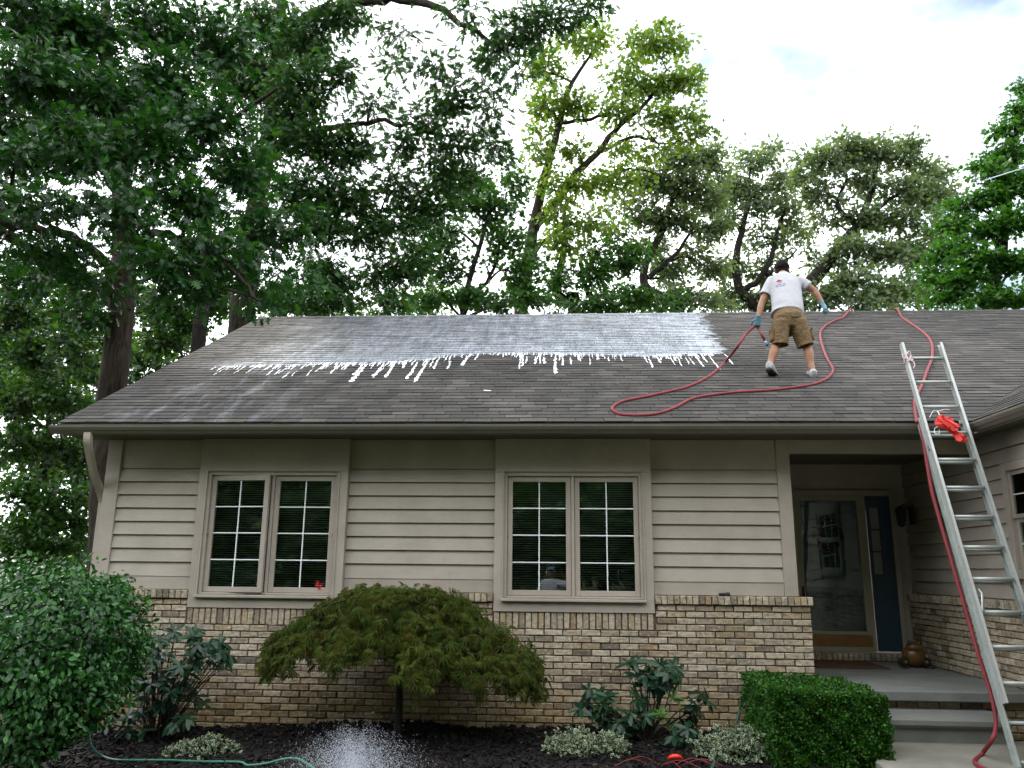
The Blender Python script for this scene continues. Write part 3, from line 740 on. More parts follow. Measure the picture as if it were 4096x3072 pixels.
mb.box(4.062, 4.094, 2.06, 2.11, .615, 2.60, .003).box(4.212, 4.36, 2.06, 2.11, .615, 2.60, .003).box(4.0945, 4.2115, 2.061, 2.11, 2.448, 2.60, .003).box(4.0945, 4.2115, 2.061, 2.11, .615, 1.586, .003)
for z in (1.862, 2.150): mb.box(4.0945, 4.2115, 2.062, 2.11, z, z+.022, .002)
mb.build('sidelight_frame', m_door, sdl)
for (a, b) in ((1.587, 1.861), (1.885, 2.149), (2.173, 2.447)): box('pane', simple('curtained_pane', (.20, .21, .205), .3, .5, var=.06), sdl, 4.095, 4.211, 2.085, 2.089, a, b, 0)
box('door_casing', m_trim, porch, 3.052, 3.1145, 2.05, 2.125, .59, 2.679); box('door_casing', m_trim, porch, 4.361, 4.42, 2.05, 2.125, .59, 2.679); box('door_casing', m_trim, porch, 3.115, 4.3605, 2.051, 2.125, 2.609, 2.679)
# things on the porch
mat_ = box('doormat', simple('brown_coir', (.085, .050, .030), .95, .1, var=.3, fine=200, fvar=.35, bstr=.9), None, 3.0, 3.83, 1.13, 1.86, .496, .512, .004); tag(mat_, 'flat brown doormat lying before the storm door', 'doormat')
fr = tag(empty('garden_ornament', (4.22, 1.42, .496)), 'squat brown toad ornament on porch slab by the brick wall', 'ornament')
m_orn = simple('glazed_brown', (.12, .062, .018), .35, .5, var=.4, scale=22); m_orn2 = simple('glazed_dark', (.030, .026, .018), .35, .5)
MB().ell((0, 0, .13), (.135, .12, .13)).ell((0, -.045, .235), (.10, .085, .06)).build('body', m_orn, fr, smooth=True)
for s in (-1, 1):
    MB().ell((s*.058, -.07, .285), (.030, .028, .030)).build('eye', m_orn2, fr, smooth=True)
    MB().ell((s*.125, -.01, .06), (.060, .11, .06)).ell((s*.15, -.11, .015), (.05, .05, .016)).build('hind_leg', m_orn2, fr, smooth=True)
ln = tag(empty('wall_lantern', (4.49, 1.75, 2.33)), 'dark lantern fixed to the wing wall inside the shaded porch', 'wall lantern')
MB().box(.0, .03, -.06, .06, -.12, .12, .006).build('back_plate', m_black, ln); MB().tube([(-.0, 0, .08), (-.07, 0, .14), (-.12, 0, .10)], .012).build('arm', m_black, ln)
MB().loft([[(-.12+r*math.cos(a), r*math.sin(a), z) for a in np.arange(6)*math.pi/3] for r, z in ((.02, .12), (.075, .07), (.07, .06), (.05, -.12), (.02, -.15))]).build('lantern_body', m_black, ln)
# ================================================================== extension ladder
lad = tag(empty('extension_ladder', (3.92, -1.78, 0)), 'aluminium extension ladder leaning on the gutter beside the porch', 'ladder')
R0 = np.array([3.9051, -.4242, 3.857]); ST = np.array([.0015, -.1012, -.2880]); LD = ST/np.linalg.norm(ST)
LX = np.array([1., 0.0059, 0]); LX /= np.linalg.norm(LX); LN = np.cross(LD, LX); LN /= np.linalg.norm(LN)      # points to the climber side
if LN[1] > 0: LN = -LN
LO = np.array([3.92, -1.78, 0])
def lp(a, i, c):      # across, rung index, out of plane
    return R0+ST*i+LX*a+LN*c-LO
def rail(name, side, i0, i1, inner, back, front, mat, fl=.026):
    # C channel: web outside, two flanges turned inwards
    t = .004; o = inner+fl; prof = [(inner, front), (o, front), (o, back), (inner, back), (inner, back+t), (o-t, back+t), (o-t, front-t), (inner, front-t)]
    rr = [[lp(side*a, i, c) for a, c in (prof if side < 0 else prof[::-1])] for i in np.linspace(i0, i1, 2)]
    mb = MB(); mb.loft(rr, caps=False)
    V = np.array(rr[0]+rr[1]); q = []
    for b_ in (0, 8): q += [(b_+0, b_+1, b_+6, b_+7), (b_+1, b_+2, b_+5, b_+6), (b_+2, b_+3, b_+4, b_+5)]
    mb.add(V, None, q)
    return mb.build(name, mat, lad)
HW = .1904
FB = 12.95
for s in (-1, 1):
    r_ = rail('fly_rail', s, -.62, 11.55, HW, -.030, .034, m_alu)
    mb = MB()
    for i in range(12):
        mb.ell(lp(s*(HW+.0262), i, .004), (.0025, .011, .011), 8, 6)
    mb.build('rivets', m_steel, r_, kind='stuff')
    r_ = rail('base_rail', s, 2.35, FB+.22, HW+.012, -.104, -.034, m_aluold)
    mb = MB()
    for i in range(3, 14): mb.ell(lp(s*(HW+.0385), i, -.07), (.0025, .010, .010), 8, 6)
    mb.build('rivets', m_steel, r_, kind='stuff')
    MB().add([lp(s*(HW+dx), FB+.20+dz, c) for dz in (0, .16) for c in (-.115, -.02) for dx in (-.02, .055)], None, [(0, 2, 3, 1), (4, 5, 7, 6), (0, 1, 5, 4), (2, 6, 7, 3), (0, 4, 6, 2), (1, 3, 7, 5)]).build('foot', m_black, lad)
    # rung lock: hook arm that holds the fly on the base
    mb = MB(); mb.tube([lp(s*(HW-.03), 8.35, .03), lp(s*(HW-.035), 8.5, .055), lp(s*(HW-.02), 8.75, .05), lp(s*(HW-.012), 9.02, .02), lp(s*(HW-.02), 9.2, -.03)], [.008, .010, .011, .014, .010], 6); mb.box(*sum([[c-.012, c+.012] for c in lp(s*(HW-.02), 9.05, 0)], []), .004); mb.build('rung_lock', m_steel, lad)
    mb = MB(); mb.add([lp(s*(HW+dx), i, c) for i in (3.45, 3.62) for c in (-.045, .0) for dx in (.026, .034)], None, [(0, 2, 3, 1), (4, 5, 7, 6), (0, 1, 5, 4), (2, 6, 7, 3), (0, 4, 6, 2), (1, 3, 7, 5)]); mb.build('guide_bracket', m_steel, lad)
for i in range(12):
    if i == 9: MB().tube([lp(-HW+.02, i, .0), lp(HW-.02, i, .0)], .017, 12).build('rung', m_alu, lad, smooth=True)
    else: MB().tube([lp(-HW, i, .0), lp(HW, i, .0)], .0165, 12).build('rung', m_alu, lad, smooth=True)
for i in range(3, 14): MB().tube([lp(-HW-.012, i, -.07), lp(HW+.012, i, -.07)], .0165, 12).build('rung', m_aluold, lad, smooth=True)
# rope knotted round the top of the left rail
kn = MB(); c = lp(-HW-.013, .02, .002)+LO; pts = []
for i in range(46):
    a = i*.62; pts.append(c+LX*(.034*math.cos(a)+.012*math.sin(i*1.7)+.018)+LN*(.044*math.sin(a))+LD*(.055*math.sin(i*.9)+.02*math.cos(i*2.3)))
kn.tube(catmull(pts, 3), .006, 5)
kn.tube(catmull([c+LX*.03, c+LX*.055+LD*.09+LN*.04, c+LX*.03+LD*.15+LN*.045, c+LX*.05+LD*.10+LN*.05, c+LX*.02+LN*.04], 5), .006, 5)
tag(kn.build('rope_knot', simple('white_pink_rope', (.55, .45, .47), .85, .2, var=.35, scale=70), None), 'white and pink rope knotted round the top of ladder rail', 'rope')
# crumpled red flag hung on a rung with a loop of white cord
pb = lp(-.03, 2.93, .03)+LO; mb = MB(); n = 18; k = 15; r2 = np.random.default_rng(5); V = []
for i in range(k):
    t = i/(k-1); prof = .030+.062*math.exp(-((t-.30)/.20)**2)+.030*math.exp(-((t-.80)/.16)**2); ctr = pb+LX*(-.045+.19*t)+np.array([0, -.035-.012*math.sin(t*9), .120-.25*t])
    for j in range(n):
        a = 2*math.pi*j/n; rad = prof*(1+.30*math.sin(a*2+t*7)+.22*math.sin(a*5-t*11)+r2.normal(0, .13)); V.append(ctr+LX*rad*math.cos(a)*.95+np.array([0, .45*rad*math.sin(a*1.0)+.012*math.sin(a*4+t*5), rad*math.sin(a)*.62]))
mb.loft([V[i*n:(i+1)*n] for i in range(k)])
fl = mb.build('red_flag', simple('red_film', (.60, .018, .010), .35, .45, var=.3, scale=25, bstr=.6, bdist=.02), None); tag(fl, 'crumpled bright red plastic flag draped on a ladder rung', 'flag')
MB().tube(catmull([pb+LX*-.12+LD*-.14, pb+LX*-.06+LD*-.22, pb+LX*-.02+LD*-.215, pb+LX*.05+LD*-.235, pb+LX*.10+LD*-.23], 5), .003, 5).tube(catmull([pb+LX*-.02+LD*-.22, pb+LX*-.025+LD*-.10+LN*.03, pb+LX*-.03+LD*.0+LN*.04], 5), .004, 5).tube(catmull([pb+LX*-.04+LD*-.04, pb+LX*-.10+LD*-.01, pb+LX*-.11+LD*.05, pb+LX*-.07+LD*.045, pb+LX*-.06], 5), .004, 5).build('cord', m_white, fl)

# ================================================================== red hose on the roof, one line over the ridge and down the ladder
HR = .0175
HA = [(1548, 800), (1521, 819), (1483, 836), (1456, 843), (1402, 855), (1351, 865), (1331, 873), (1322, 882), (1327, 889), (1344, 895), (1379, 897), (1420, 893), (1458, 880), (1490, 863), (1524, 855), (1592, 847), (1661, 843), (1729, 835), (1763, 828), (1787, 817), (1799, 803), (1797, 791), (1787, 774), (1779, 754), (1773, 733), (1773, 716), (1784, 703), (1804, 692), (1822, 685)]
HB = [(1948, 685), (1968, 699), (1992, 716), (2008, 732), (2014, 750), (2013, 774), (2004, 798), (1994, 826), (1985, 846), (1975, 868)]
HAND_L = at((2900+345/2.765)/PXO, (980+885/2.765)/PXO, Y=1.30)
off = HR*1.05+.008
P = [HAND_L+np.array([.0, -.005, .0]), at(1613, 720, Y=1.22), at(1592, 750, Y=1.12), at(1568, 779, Y=1.12)]
P = [p if i == 0 else p for i, p in enumerate(P)]
P[3] = roofpt(1568, 780, .035)
P += [roofpt(u, v, off/CS) for u, v in HA]
xr1, xr2 = at(1838, 676, Y=YR)[0], at(1937, 673, Y=YR)[0]
P += [np.array([xr1, YR-.02, ZR+.05]), np.array([xr1+.10, YR+.22, ZR-.05]), np.array([xr1+.35, YR+.9, ZR-.44]), np.array([(xr1+xr2)/2+.1, YR+1.15, ZR-.585]), np.array([xr2-.12, YR+.7, ZR-.335]), np.array([xr2-.05, YR+.2, ZR-.05]), np.array([xr2, YR, ZR+.055])]
P += [roofpt(u, v, off/CS) for u, v in HB]
P += [np.array([3.695, -.545, 3.150]), np.array([3.690, -.615, 3.135]), np.array([3.692, -.645, 3.05])]
for (u, v, Y) in ((2009, 1041, -.80), (2021, 1092, -.86), (2057, 1218, -1.02), (2088, 1324, -1.15), (2112, 1410, -1.27), (2138, 1490, -1.37), (2149, 1539, -1.42), (2151, 1570, -1.46), (2143, 1598, -1.54)): P.append(at(u, v, Y=Y))
P.append(at(2122, 1628, z=.085)); P.append(at(2110, 1652, z=.07)); P.append(np.array([3.45, -2.3, .045])); P.append(np.array([3.1, -3.2, 0.0])); P.append(np.array([3.3, -4.6, -.08])); P.append(np.array([4.3, -6.2, -.165]))
ho = tag(empty('spray_hose', tuple(HAND_L)), 'red spray hose looping over the roof and down beside the ladder', 'hose')
MB().tube(catmull(P, 6)-HAND_L, HR, 10).build('hose_line', m_hose, ho, smooth=True)
w0 = HAND_L; w1 = at((2900+445/2.765)/PXO, (980+1065/2.765)/PXO, Y=1.22); w2 = at((2900+475/2.765)/PXO, (980+1110/2.765)/PXO, Y=1.20)
MB().tube([np.zeros(3), w1-w0], [.017, .015], 10).build('wand', simple('dark_red_pipe', (.16, .015, .014), .35, .5), ho, smooth=True)
MB().tube([w1-w0, w1-w0+(w2-w1)*.4], .019, 10).build('coupling', m_steel, ho, smooth=True); MB().tube([w1-w0+(w2-w1)*.4, w1-w0+(w2-w1)*.8, w2-w0], [.026, .024, .012], 10).build('nozzle', simple('blue_nozzle', (.06, .14, .24), .4, .5), ho, smooth=True)

# ================================================================== white cleaning foam running down the roof
def drips():
    mb = MB(); r = np.random.default_rng(11)
    E = [roofpt(u, v) for u, v in FOAM_LOW]; ex = [p[0] for p in E]; ey = [p[1] for p in E]
    big = [(885, 735, 1040, 575, 2.2), (920, 675, 985, 590, 1.7), (1090, 695, 1175, 575, 1.7), (1195, 695, 1260, 590, 1.7), (1385, 710, 1475, 560, 1.6), (1455, 735, 1570, 550, 1.9), (1620, 622, 1655, 545, 1.2), (1745, 620, 1770, 550, 1.0), (1880, 588, 1930, 505, 1.9), (710, 660, 770, 590, 1.1), (630, 625, 690, 575, 1.1), (1350, 612, 1385, 545, 1.2), (285, 700, 345, 650, .8), (150, 675, 190, 630, .8), (215, 670, 260, 625, .7), (500, 680, 540, 620, .7), (365, 685, 400, 640, .6)]
    L_ = []
    for a, b, c, d, w in big: L_.append(((1000+a/2.212)/PXO, (1200+b/2.212)/PXO, (1000+c/2.212)/PXO, (1200+d/2.212)/PXO, w))
    for a, b, c, d, w in [(1455, 472, 1452, 370, 1.8), (1248, 425, 1246, 365, 1.2), (1330, 412, 1328, 365, 1.1), (1385, 410, 1380, 370, 1.5), (1270, 408, 1268, 365, .9), (1505, 420, 1500, 370, 1.2), (1555, 412, 1552, 370, 1.1), (1605, 388, 1600, 355, 1.0), (1720, 385, 1716, 358, .9), (2070, 435, 2050, 380, 1.2), (1795, 396, 1790, 365, .8), (2120, 405, 2108, 370, .9)]:
        L_.append(((1300+a/1.58)/PXO, (1200+b/1.58)/PXO, (1300+c/1.58)/PXO, (1200+d/1.58)/PXO, w))
    for a, b, c, d, w in [(290, 447, 215, 350, .8), (375, 415, 320, 350, .9), (190, 430, 140, 370, .7), (130, 415, 90, 370, .7), (100, 412, 70, 370, .6), (215, 400, 180, 365, .7)]:
        L_.append(((2696+a/1.58)/PXO, (1200+b/1.58)/PXO, (2696+c/1.58)/PXO, (1200+d/1.58)/PXO, w))
    D_ = []
    for a, b, c, d, w in L_:
        p, q = roofpt(a, b), roofpt(c, d); q[0] = p[0]+(q[0]-p[0])*.5; D_.append((p, q, w))
    for i in range(240):
        x = r.uniform(ex[1], ex[-1]); y = np.interp(x, ex, ey); l = r.exponential(.10)+.03
        D_.append((np.array([x+r.normal(0, .012), y-l, 0]), np.array([x, y+.06, 0]), r.uniform(.3, .85)))
    for p, q, w in D_:
        n = max(5, int(abs(q[1]-p[1])/.045)); t = np.linspace(0, 1, n); R = []; C = []; x = p[0]; wd = .0125*w
        for i, tt in enumerate(t):
            y = p[1]+(q[1]-p[1])*tt; x = p[0]+(q[0]-p[0])*tt+r.normal(0, .006)
            ww = wd*(1.25-.75*tt)*(1+.30*math.sin(i*2.1+p[0]*9)+r.normal(0, .12)); ww = max(ww, .004)
            if i == 0: ww *= .5
            base = np.array([x, y, roofz(y)])+n_*.0125; ring = []
            for a in np.arange(8)*math.pi/4: ring.append(base+np.array([1, 0, 0])*ww*math.cos(a)+n_*(.006*math.sin(a)+.002))
            C.append(ring)
        mb.loft(C)
    return mb
t = NT('white_foam'); m_foam = t.end(t.bsdf(t.scale((.86, .88, .90), t.mr(t.noise(40, 3), .3, .7, .9, 1.06)), .5, .4))
tag(drips().build('cleaning_foam', m_foam, None, kind='stuff', smooth=True), 'white foam dripping down the roof in runs', 'foam')
# scraps on the shingles
tag(MB().box(-.05, .05, -.012, .012, 0, .012, .004).build('twig_scrap', m_white, None), 'small pale scrap lying on the lower roof', 'scrap')
o = D.objects['twig_scrap']; o.location = tuple(roofpt(1053, 845, .012)); o.rotation_euler = (math.atan(RS), 0, .35)

# ================================================================== the man on the roof
def pp(x, y, Y): return at((2900+x/2.765)/PXO, (980+y/2.765)/PXO, Y=Y)
def unit_(v): return v/np.linalg.norm(v)
def remesh(o, v, it=3, fac=.5):
    a = o.modifiers.new('remesh', 'REMESH'); a.mode = 'VOXEL'; a.voxel_size = v; a.use_smooth_shade = True
    b = o.modifiers.new('smooth', 'SMOOTH'); b.iterations = it; b.factor = fac
def limb(mb, pts, rad, n=14, flat=1.0):
    mb.tube(catmull(pts, 5), np.interp(np.linspace(0, len(pts)-1, 5*(len(pts)-1)+1), range(len(pts)), rad), n)
    for p, r in ((pts[0], rad[0]), (pts[-1], rad[-1])): mb.ell(p, (r, r, r), 10, 8)
def ringel(c, ax, ay, a, b, n=20, ph=0, wr=0):
    return [np.asarray(c)+np.asarray(ax)*a*math.cos(t)*(1+wr*math.sin(5*t+ph))+np.asarray(ay)*b*math.sin(t)*(1+wr*math.sin(4*t+ph*2)) for t in np.arange(n)*2*math.pi/n]
m_skin = simple('skin', (.25, .118, .066), .5, .35, var=.08, scale=20, bstr=.1)
m_hair = simple('black_hair', (.008, .0065, .006), .8, .1, var=.3, scale=60, sc=(1, 1, .2), bstr=.5)
m_glove = simple('blue_glove', (.085, .20, .28), .45, .4, var=.12, scale=30)
m_shoe = simple('white_grey_trainer', (.30, .30, .30), .55, .4, var=.28, scale=35)
m_sole = simple('dark_sole', (.03, .03, .033), .6, .3)
m_short = simple('khaki_cotton', (.165, .112, .060), .85, .15, var=.2, scale=9, fine=26, fvar=.12, bstr=.8, bdist=.03)
m_dkcloth = simple('shorts_lining', (.05, .02, .018), .9, .1)
def shirtmat():
    t = NT('white_cotton_with_emblem'); tc = t.n('ShaderNodeTexCoord'); sp = t.n('ShaderNodeSeparateXYZ'); t.l(tc.outputs['Object'], sp.inputs[0])
    x, y, z = sp.outputs
    fold = t.noise(7, 4, .6, (1, 1, .6)); c = t.scale((.40, .40, .425), t.mr(fold, .3, .7, .93, 1.03))
    back = t.mr(y, .25, .30, 1, 0)
    def rect(cx, cz, hw, hh):
        return t.math('MULTIPLY', t.math('LESS_THAN', t.math('ABSOLUTE', t.math('SUBTRACT', x, cx)), hw), t.math('LESS_THAN', t.math('ABSOLUTE', t.math('SUBTRACT', z, cz)), hh))
    # red roof emblem (gable over a round badge), two lines of small blue lettering
    gable = t.math('MULTIPLY', t.math('LESS_THAN', t.math('ADD', t.math('MULTIPLY', t.math('ABSOLUTE', t.math('SUBTRACT', x, EMX)), .95), t.math('ABSOLUTE', t.math('SUBTRACT', z, EMZ-.005))), .036), t.math('GREATER_THAN', z, EMZ-.018))
    inner = rect(EMX, EMZ-.020, .012, .010)
    c = t.mix(gable, c, (.34, .03, .03)); c = t.mix(inner, c, (.36, .28, .29)); c = t.mix(rect(EMX, EMZ-.034, .024, .005), c, (.10, .12, .26))
    tex = t.mr(t.noise(95, 1, .5, (1, 0, .35), vec=tc.outputs['Object']), .42, .50)
    for dz, hw in ((-.062, .062), (-.086, .060)):
        sh = t.math('ADD', EMZ+dz, t.math('MULTIPLY', t.math('SUBTRACT', x, EMX), .14))
        r = t.math('MULTIPLY', t.math('LESS_THAN', t.math('ABSOLUTE', t.math('SUBTRACT', x, EMX+.006)), hw), t.math('LESS_THAN', t.math('ABSOLUTE', t.math('SUBTRACT', z, sh)), .0075))
        c = t.mix(t.math('MULTIPLY', t.math('MULTIPLY', r, tex), .85), c, (.06, .09, .20))
    return t.end(t.bsdf(c, .85, .15, bump=fold, bstr=.35, bdist=.05))
FL = roofpt((2900+485/2.765)/PXO, (980+1475/2.765)/PXO); FR = roofpt((2900+965/2.765)/PXO, (980+1482/2.765)/PXO)
BASE = (FL+FR)/2
man = tag(empty('person', tuple(BASE)), 'person in white t-shirt and khaki shorts walking up the roof with a hose', 'person')
def jb(x, y, Y): return pp(x, y, Y)-BASE
hd = jb(627, 262, 1.66); nk = jb(640, 335, 1.57); ch_ = jb(668, 500, 1.45); wa = jb(690, 690, 1.30); pe = jb(700, 800, 1.24)
sL, sR = jb(505, 425, 1.50), jb(842, 412, 1.50); eL, eR = jb(408, 640, 1.42), jb(985, 505, 1.46); hL, hR = jb(366, 815, 1.33), jb(1076, 645, 1.40)
hipL, hipR = jb(612, 860, 1.22), jb(800, 850, 1.22); kL, kR = jb(560, 1110, 1.24), jb(900, 1110, 1.26); aL, aR = jb(492, 1335, 1.06), jb(965, 1390, 1.10)
EMX, EMZ = (jb(602, 395, 1.36))[0], (jb(602, 395, 1.36))[2]
m_shirt = shirtmat()
XA = np.array([1., .0, 0]); sp_ = nk-pe; sp_ /= np.linalg.norm(sp_); DA = np.cross(sp_, XA); DA /= np.linalg.norm(DA)
if DA[1] < 0: DA = -DA
mb = MB()      # skin: one continuous figure under the clothes
mb.ell(hd, (.076, .095, .112), 18, 14); mb.ell(hd+np.array([0, .035, -.05]), (.058, .07, .065), 14, 10); mb.ell(hd+np.array([0, .100, -.012]), (.013, .022, .02), 8, 6)
for s in (-1, 1): mb.ell(hd+np.array([s*.092, .015, -.020]), (.018, .024, .034), 8, 8)
mb.ell(hd+np.array([0, .092, -.052]), (.026, .012, .009), 8, 6)
for s in (-1, 1): mb.ell(hd+np.array([s*.030, .088, .010]), (.016, .010, .009), 8, 6)
limb(mb, [hd+np.array([0, -.01, -.06]), nk, ch_+(nk-ch_)*.5], [.056, .062, .07])
mb.loft([ringel(c, XA, DA, a, b) for c, a, b in ((pe-sp_*.08, .15, .10), (pe, .165, .11), (wa, .14, .10), (ch_, .165, .11), (ch_+(nk-ch_)*.65, .17, .09), (nk, .07, .06))])
for s_a, e_a, h_a in ((sL, eL, hL), (sR, eR, hR)):
    limb(mb, [s_a, s_a+(e_a-s_a)*.5, e_a, e_a+(h_a-e_a)*.35, h_a], [.055, .052, .043, .045, .029])
for h_a, k_a, a_a in ((hipL, kL, aL), (hipR, kR, aR)):
    kb = k_a+(a_a-k_a)*.34+np.array([0, -.022, 0]); limb(mb, [h_a, h_a+(k_a-h_a)*.5, k_a, kb, k_a+(a_a-k_a)*.72, a_a, a_a+np.array([0, .05, -.05])], [.085, .075, .056, .060, .045, .039, .042])
bo = mb.build('body', m_skin, man); remesh(bo, .009)
mb = MB(); r = np.random.default_rng(3)
mb.ell(hd+np.array([0, -.008, .020]), (.096, .108, .110), 18, 14); mb.ell(hd+np.array([0, -.038, -.055]), (.086, .070, .090), 14, 10)
for i in range(46):
    d = r.normal(0, 1, 3); d /= np.linalg.norm(d); d[2] = abs(d[2])*.9-.15; mb.ell(hd+np.array([0, -.010, .018])+d*np.array([.088, .100, .100]), (.024, .024, .020), 6, 5)
hr = mb.build('hair', m_hair, man); remesh(hr, .007, 1)
# t-shirt
mb = MB(); sag = np.array([0, 0, -1.0])
mb.loft([ringel(c, XA, DA, a, b, 28, ph, wr) for c, a, b, ph, wr in ((pe+sp_*.055+XA*-.02, .215, .150, 0, .035), (pe+sp_*.11, .210, .147, 1, .03), (wa+sp_*.02, .205, .140, 2, .025), (ch_-sp_*.07, .207, .138, 3, .015), (ch_+sp_*.07, .215, .132, 4, .01), (nk-sp_*.085, .205, .108, 5, 0), (nk-sp_*.03, .125, .085, 5, 0), (nk+sp_*.012, .074, .070, 5, 0))])
for s_a, e_a, f in ((sL, eL, .64), (sR, eR, .55)):
    d = e_a-s_a; limb(mb, [s_a-d*.12, s_a+d*.15, s_a+d*f*.6], [.072, .078, .076])
    dn = d/np.linalg.norm(d); u = np.cross(dn, [0, 1, 0]); u /= np.linalg.norm(u); v = np.cross(dn, u); q = s_a+d*f
    mb.loft([ringel(s_a+d*f*.45, u, v, .074, .070), ringel(q, u, v, .086, .078), ringel(q-dn*.002, u, v, .066, .060), ringel(q-dn*.06, u, v, .055, .05)])
sh = mb.build('t_shirt', m_shirt, man); remesh(sh, .010, 2)
# cargo shorts
mb = MB()
mb.loft([ringel(c, XA, DA, a, b, 28, ph, .02) for c, a, b, ph in ((wa-sp_*.05, .178, .130, 0), (pe+sp_*.04, .192, .142, 1), (pe-sp_*.05, .203, .150, 2), ((hipL+hipR)/2+np.array([0, 0, -.05]), .200, .145, 3), ((hipL+hipR)/2+np.array([0, 0, -.12]), .165, .12, 4))])
hem = {}
for nm, h_a, k_a, q in (('L', hipL, kL, jb(608, 1110, 1.21)), ('R', hipR, kR, jb(893, 1120, 1.22))):
    dn = q-h_a; dn /= np.linalg.norm(dn); u = np.cross(dn, [0, -1, 0]); u /= np.linalg.norm(u); v = np.cross(u, dn); up = h_a+(pe-h_a)*.2
    e1 = h_a+(q-h_a)*.45
    mb.loft([ringel(up, u, v, .105, .125), ringel(h_a, u, v, .118, .135, 20, 1, .02), ringel(e1, u, v, .112, .125, 20, 2, .05), ringel(q+(h_a-q)*.12, u, v, .106, .115, 20, 3, .06), ringel(q, u, v, .110, .118, 20, 4, .05), ringel(q-dn*.001, u, v, .090, .098, 20, 4, .05), ringel(q-dn*.10, u, v, .080, .088)]); hem[nm] = (q, u, v, dn)
st = mb.build('shorts', m_short, man); remesh(st, .010, 1)
for nm, side in (('L', -1), ('R', 1)):
    q, u, v, dn = hem[nm]
    if (u[0] > 0) != (side > 0): u = -u
    c0 = q-dn*.13+u*.108; mb = MB()
    mb.box(-.016, .016, -.068, .068, -.085, .075, .010); me = mb
    o = mb.build('cargo_pocket', m_short, st); R_ = np.array([u, -v if v[1] > 0 else v, -dn]).T; mw = Matrix.Identity(4)
    for a in range(3):
        for b_ in range(3): mw[a][b_] = R_[a][b_]
        mw[a][3] = c0[a]
    o.matrix_local = mw
    f = MB().box(.0165, .024, -.074, .074, .045, .085, .004).build('pocket_flap', m_short, st); f.matrix_local = mw
pk = jb(785, 770, 1.085)
MB().loft([[pk+XA*(a*.062)+np.array([0, b*.004, c*.030+.004*a]) for a, b, c in ((-1, 0, -1), (1, 0, -1), (1, 0, 1), (-1, 0, 1))], [pk+XA*(a*.060)+np.array([0, -.008, c*.028+.004*a]) for a, c in ((-1, -1), (1, -1), (1, 1), (-1, 1))]]).build('back_pocket', m_short, st)
# trainers
def shoe(ank, toe_dir, tilt, name='shoe'):
    t_ = np.asarray(toe_dir, float); t_ /= np.linalg.norm(t_); up = np.cross(np.cross(t_, [0, 0, 1.]), t_); up /= np.linalg.norm(up); sd_ = np.cross(t_, up)
    g = empty(name, tuple(ank), man); mb = MB(); so_ = MB()
    def rg(l, w, z0, z1): l *= 1.1; w *= 1.18; z1 = z1+.012; return [t_*l+sd_*(w*math.cos(a))+up*((z0+z1)/2+(z1-z0)/2*math.sin(a)) for a in np.arange(14)*2*math.pi/14]
    mb.loft([rg(-.085, .020, -.085, -.03), rg(-.075, .036, -.098, .012), rg(-.03, .042, -.100, .030), rg(.03, .043, -.100, .005), rg(.09, .047, -.100, -.035), rg(.15, .043, -.098, -.055), rg(.185, .025, -.092, -.070)])
    so_.loft([rg(-.092, .024, -.108, -.075), rg(-.07, .040, -.115, -.080), rg(.0, .043, -.116, -.082), rg(.09, .051, -.116, -.082), rg(.155, .045, -.110, -.080), rg(.192, .024, -.100, -.080)])
    a_ = mb.build('upper', m_shoe, g); remesh(a_, .007, 1); b_ = so_.build('sole', m_sole, g); remesh(b_, .007, 1)
    l_ = MB()
    for i in range(4): l_.tube([t_*(.04+.022*i)+sd_*-.03+up*(.0-.011*i), t_*(.045+.022*i)+up*(.012-.011*i), t_*(.04+.022*i)+sd_*.03+up*(.0-.011*i)], .004, 5)
    l_.build('laces', m_white, g)
shoe(aL+np.array([.012, .0, .012]), np.array([.42, .80, -.10]), 0); shoe(aR+np.array([.006, .0, -.0]), np.array([.10, .88, .47]), 0)
# gloved hands: palm, four fingers of different length, thumb from the side of the palm
def hand(wrist, fwd, palm_n, side, curl, spread=.16, grip=None):
    f = np.asarray(fwd, float); f /= np.linalg.norm(f); pn = np.asarray(palm_n, float); pn -= f*(pn @ f); pn /= np.linalg.norm(pn); s = np.cross(f, pn)*side
    mb = MB(); W0 = np.asarray(wrist)
    mb.loft([ringel(W0-f*.035, s, pn, .036, .032, 14), ringel(W0, s, pn, .034, .026, 14), ringel(W0+f*.03, s, pn, .041, .020, 14), ringel(W0+f*.085, s, pn, .044, .017, 14), ringel(W0+f*.098, s, pn, .038, .012, 14)])
    for i, (o_, l_) in enumerate(((-.032, .068), (-.011, .079), (.011, .074), (.032, .058))):
        a = 0; p = W0+f*.088+s*o_; pts = [p-f*.02, p]; d = f+s*spread*o_/.032*.5; d /= np.linalg.norm(d)
        for k_, frac in enumerate((.45, .32, .23)):
            a += curl*(1+.12*i); dd = d*math.cos(a)+pn*math.sin(a); p = p+dd*l_*frac; pts.append(p)
        limb(mb, pts, [.0105, .0105, .0098, .009, .0078], 10)
    p = W0+f*.025-s*.036; d1 = f*.55-s*.75+pn*.35; d1 /= np.linalg.norm(d1); d2 = f*.85-s*.15+pn*.55; d2 /= np.linalg.norm(d2)
    limb(mb, [p+s*.012, p, p+d1*.036, p+d1*.036+d2*.034, p+d1*.036+d2*.034+(d2+pn*.3)*.022], [.013, .0135, .0115, .0105, .0085], 10)
    o = mb.build('glove', m_glove, man); remesh(o, .0045, 1); return o
HLr = HAND_L-BASE
fwdL = np.array([-.10, .22, -.97]); hand(HLr+np.array([.012, -.055, .075]), fwdL, np.array([.25, .95, .2]), 1, .72)
fwdR = hR-eR; hand(hR, fwdR*np.array([.85, 1, 1.1])+np.array([.02, .0, -.06]), np.array([-.55, .75, .1]), -1, .34)

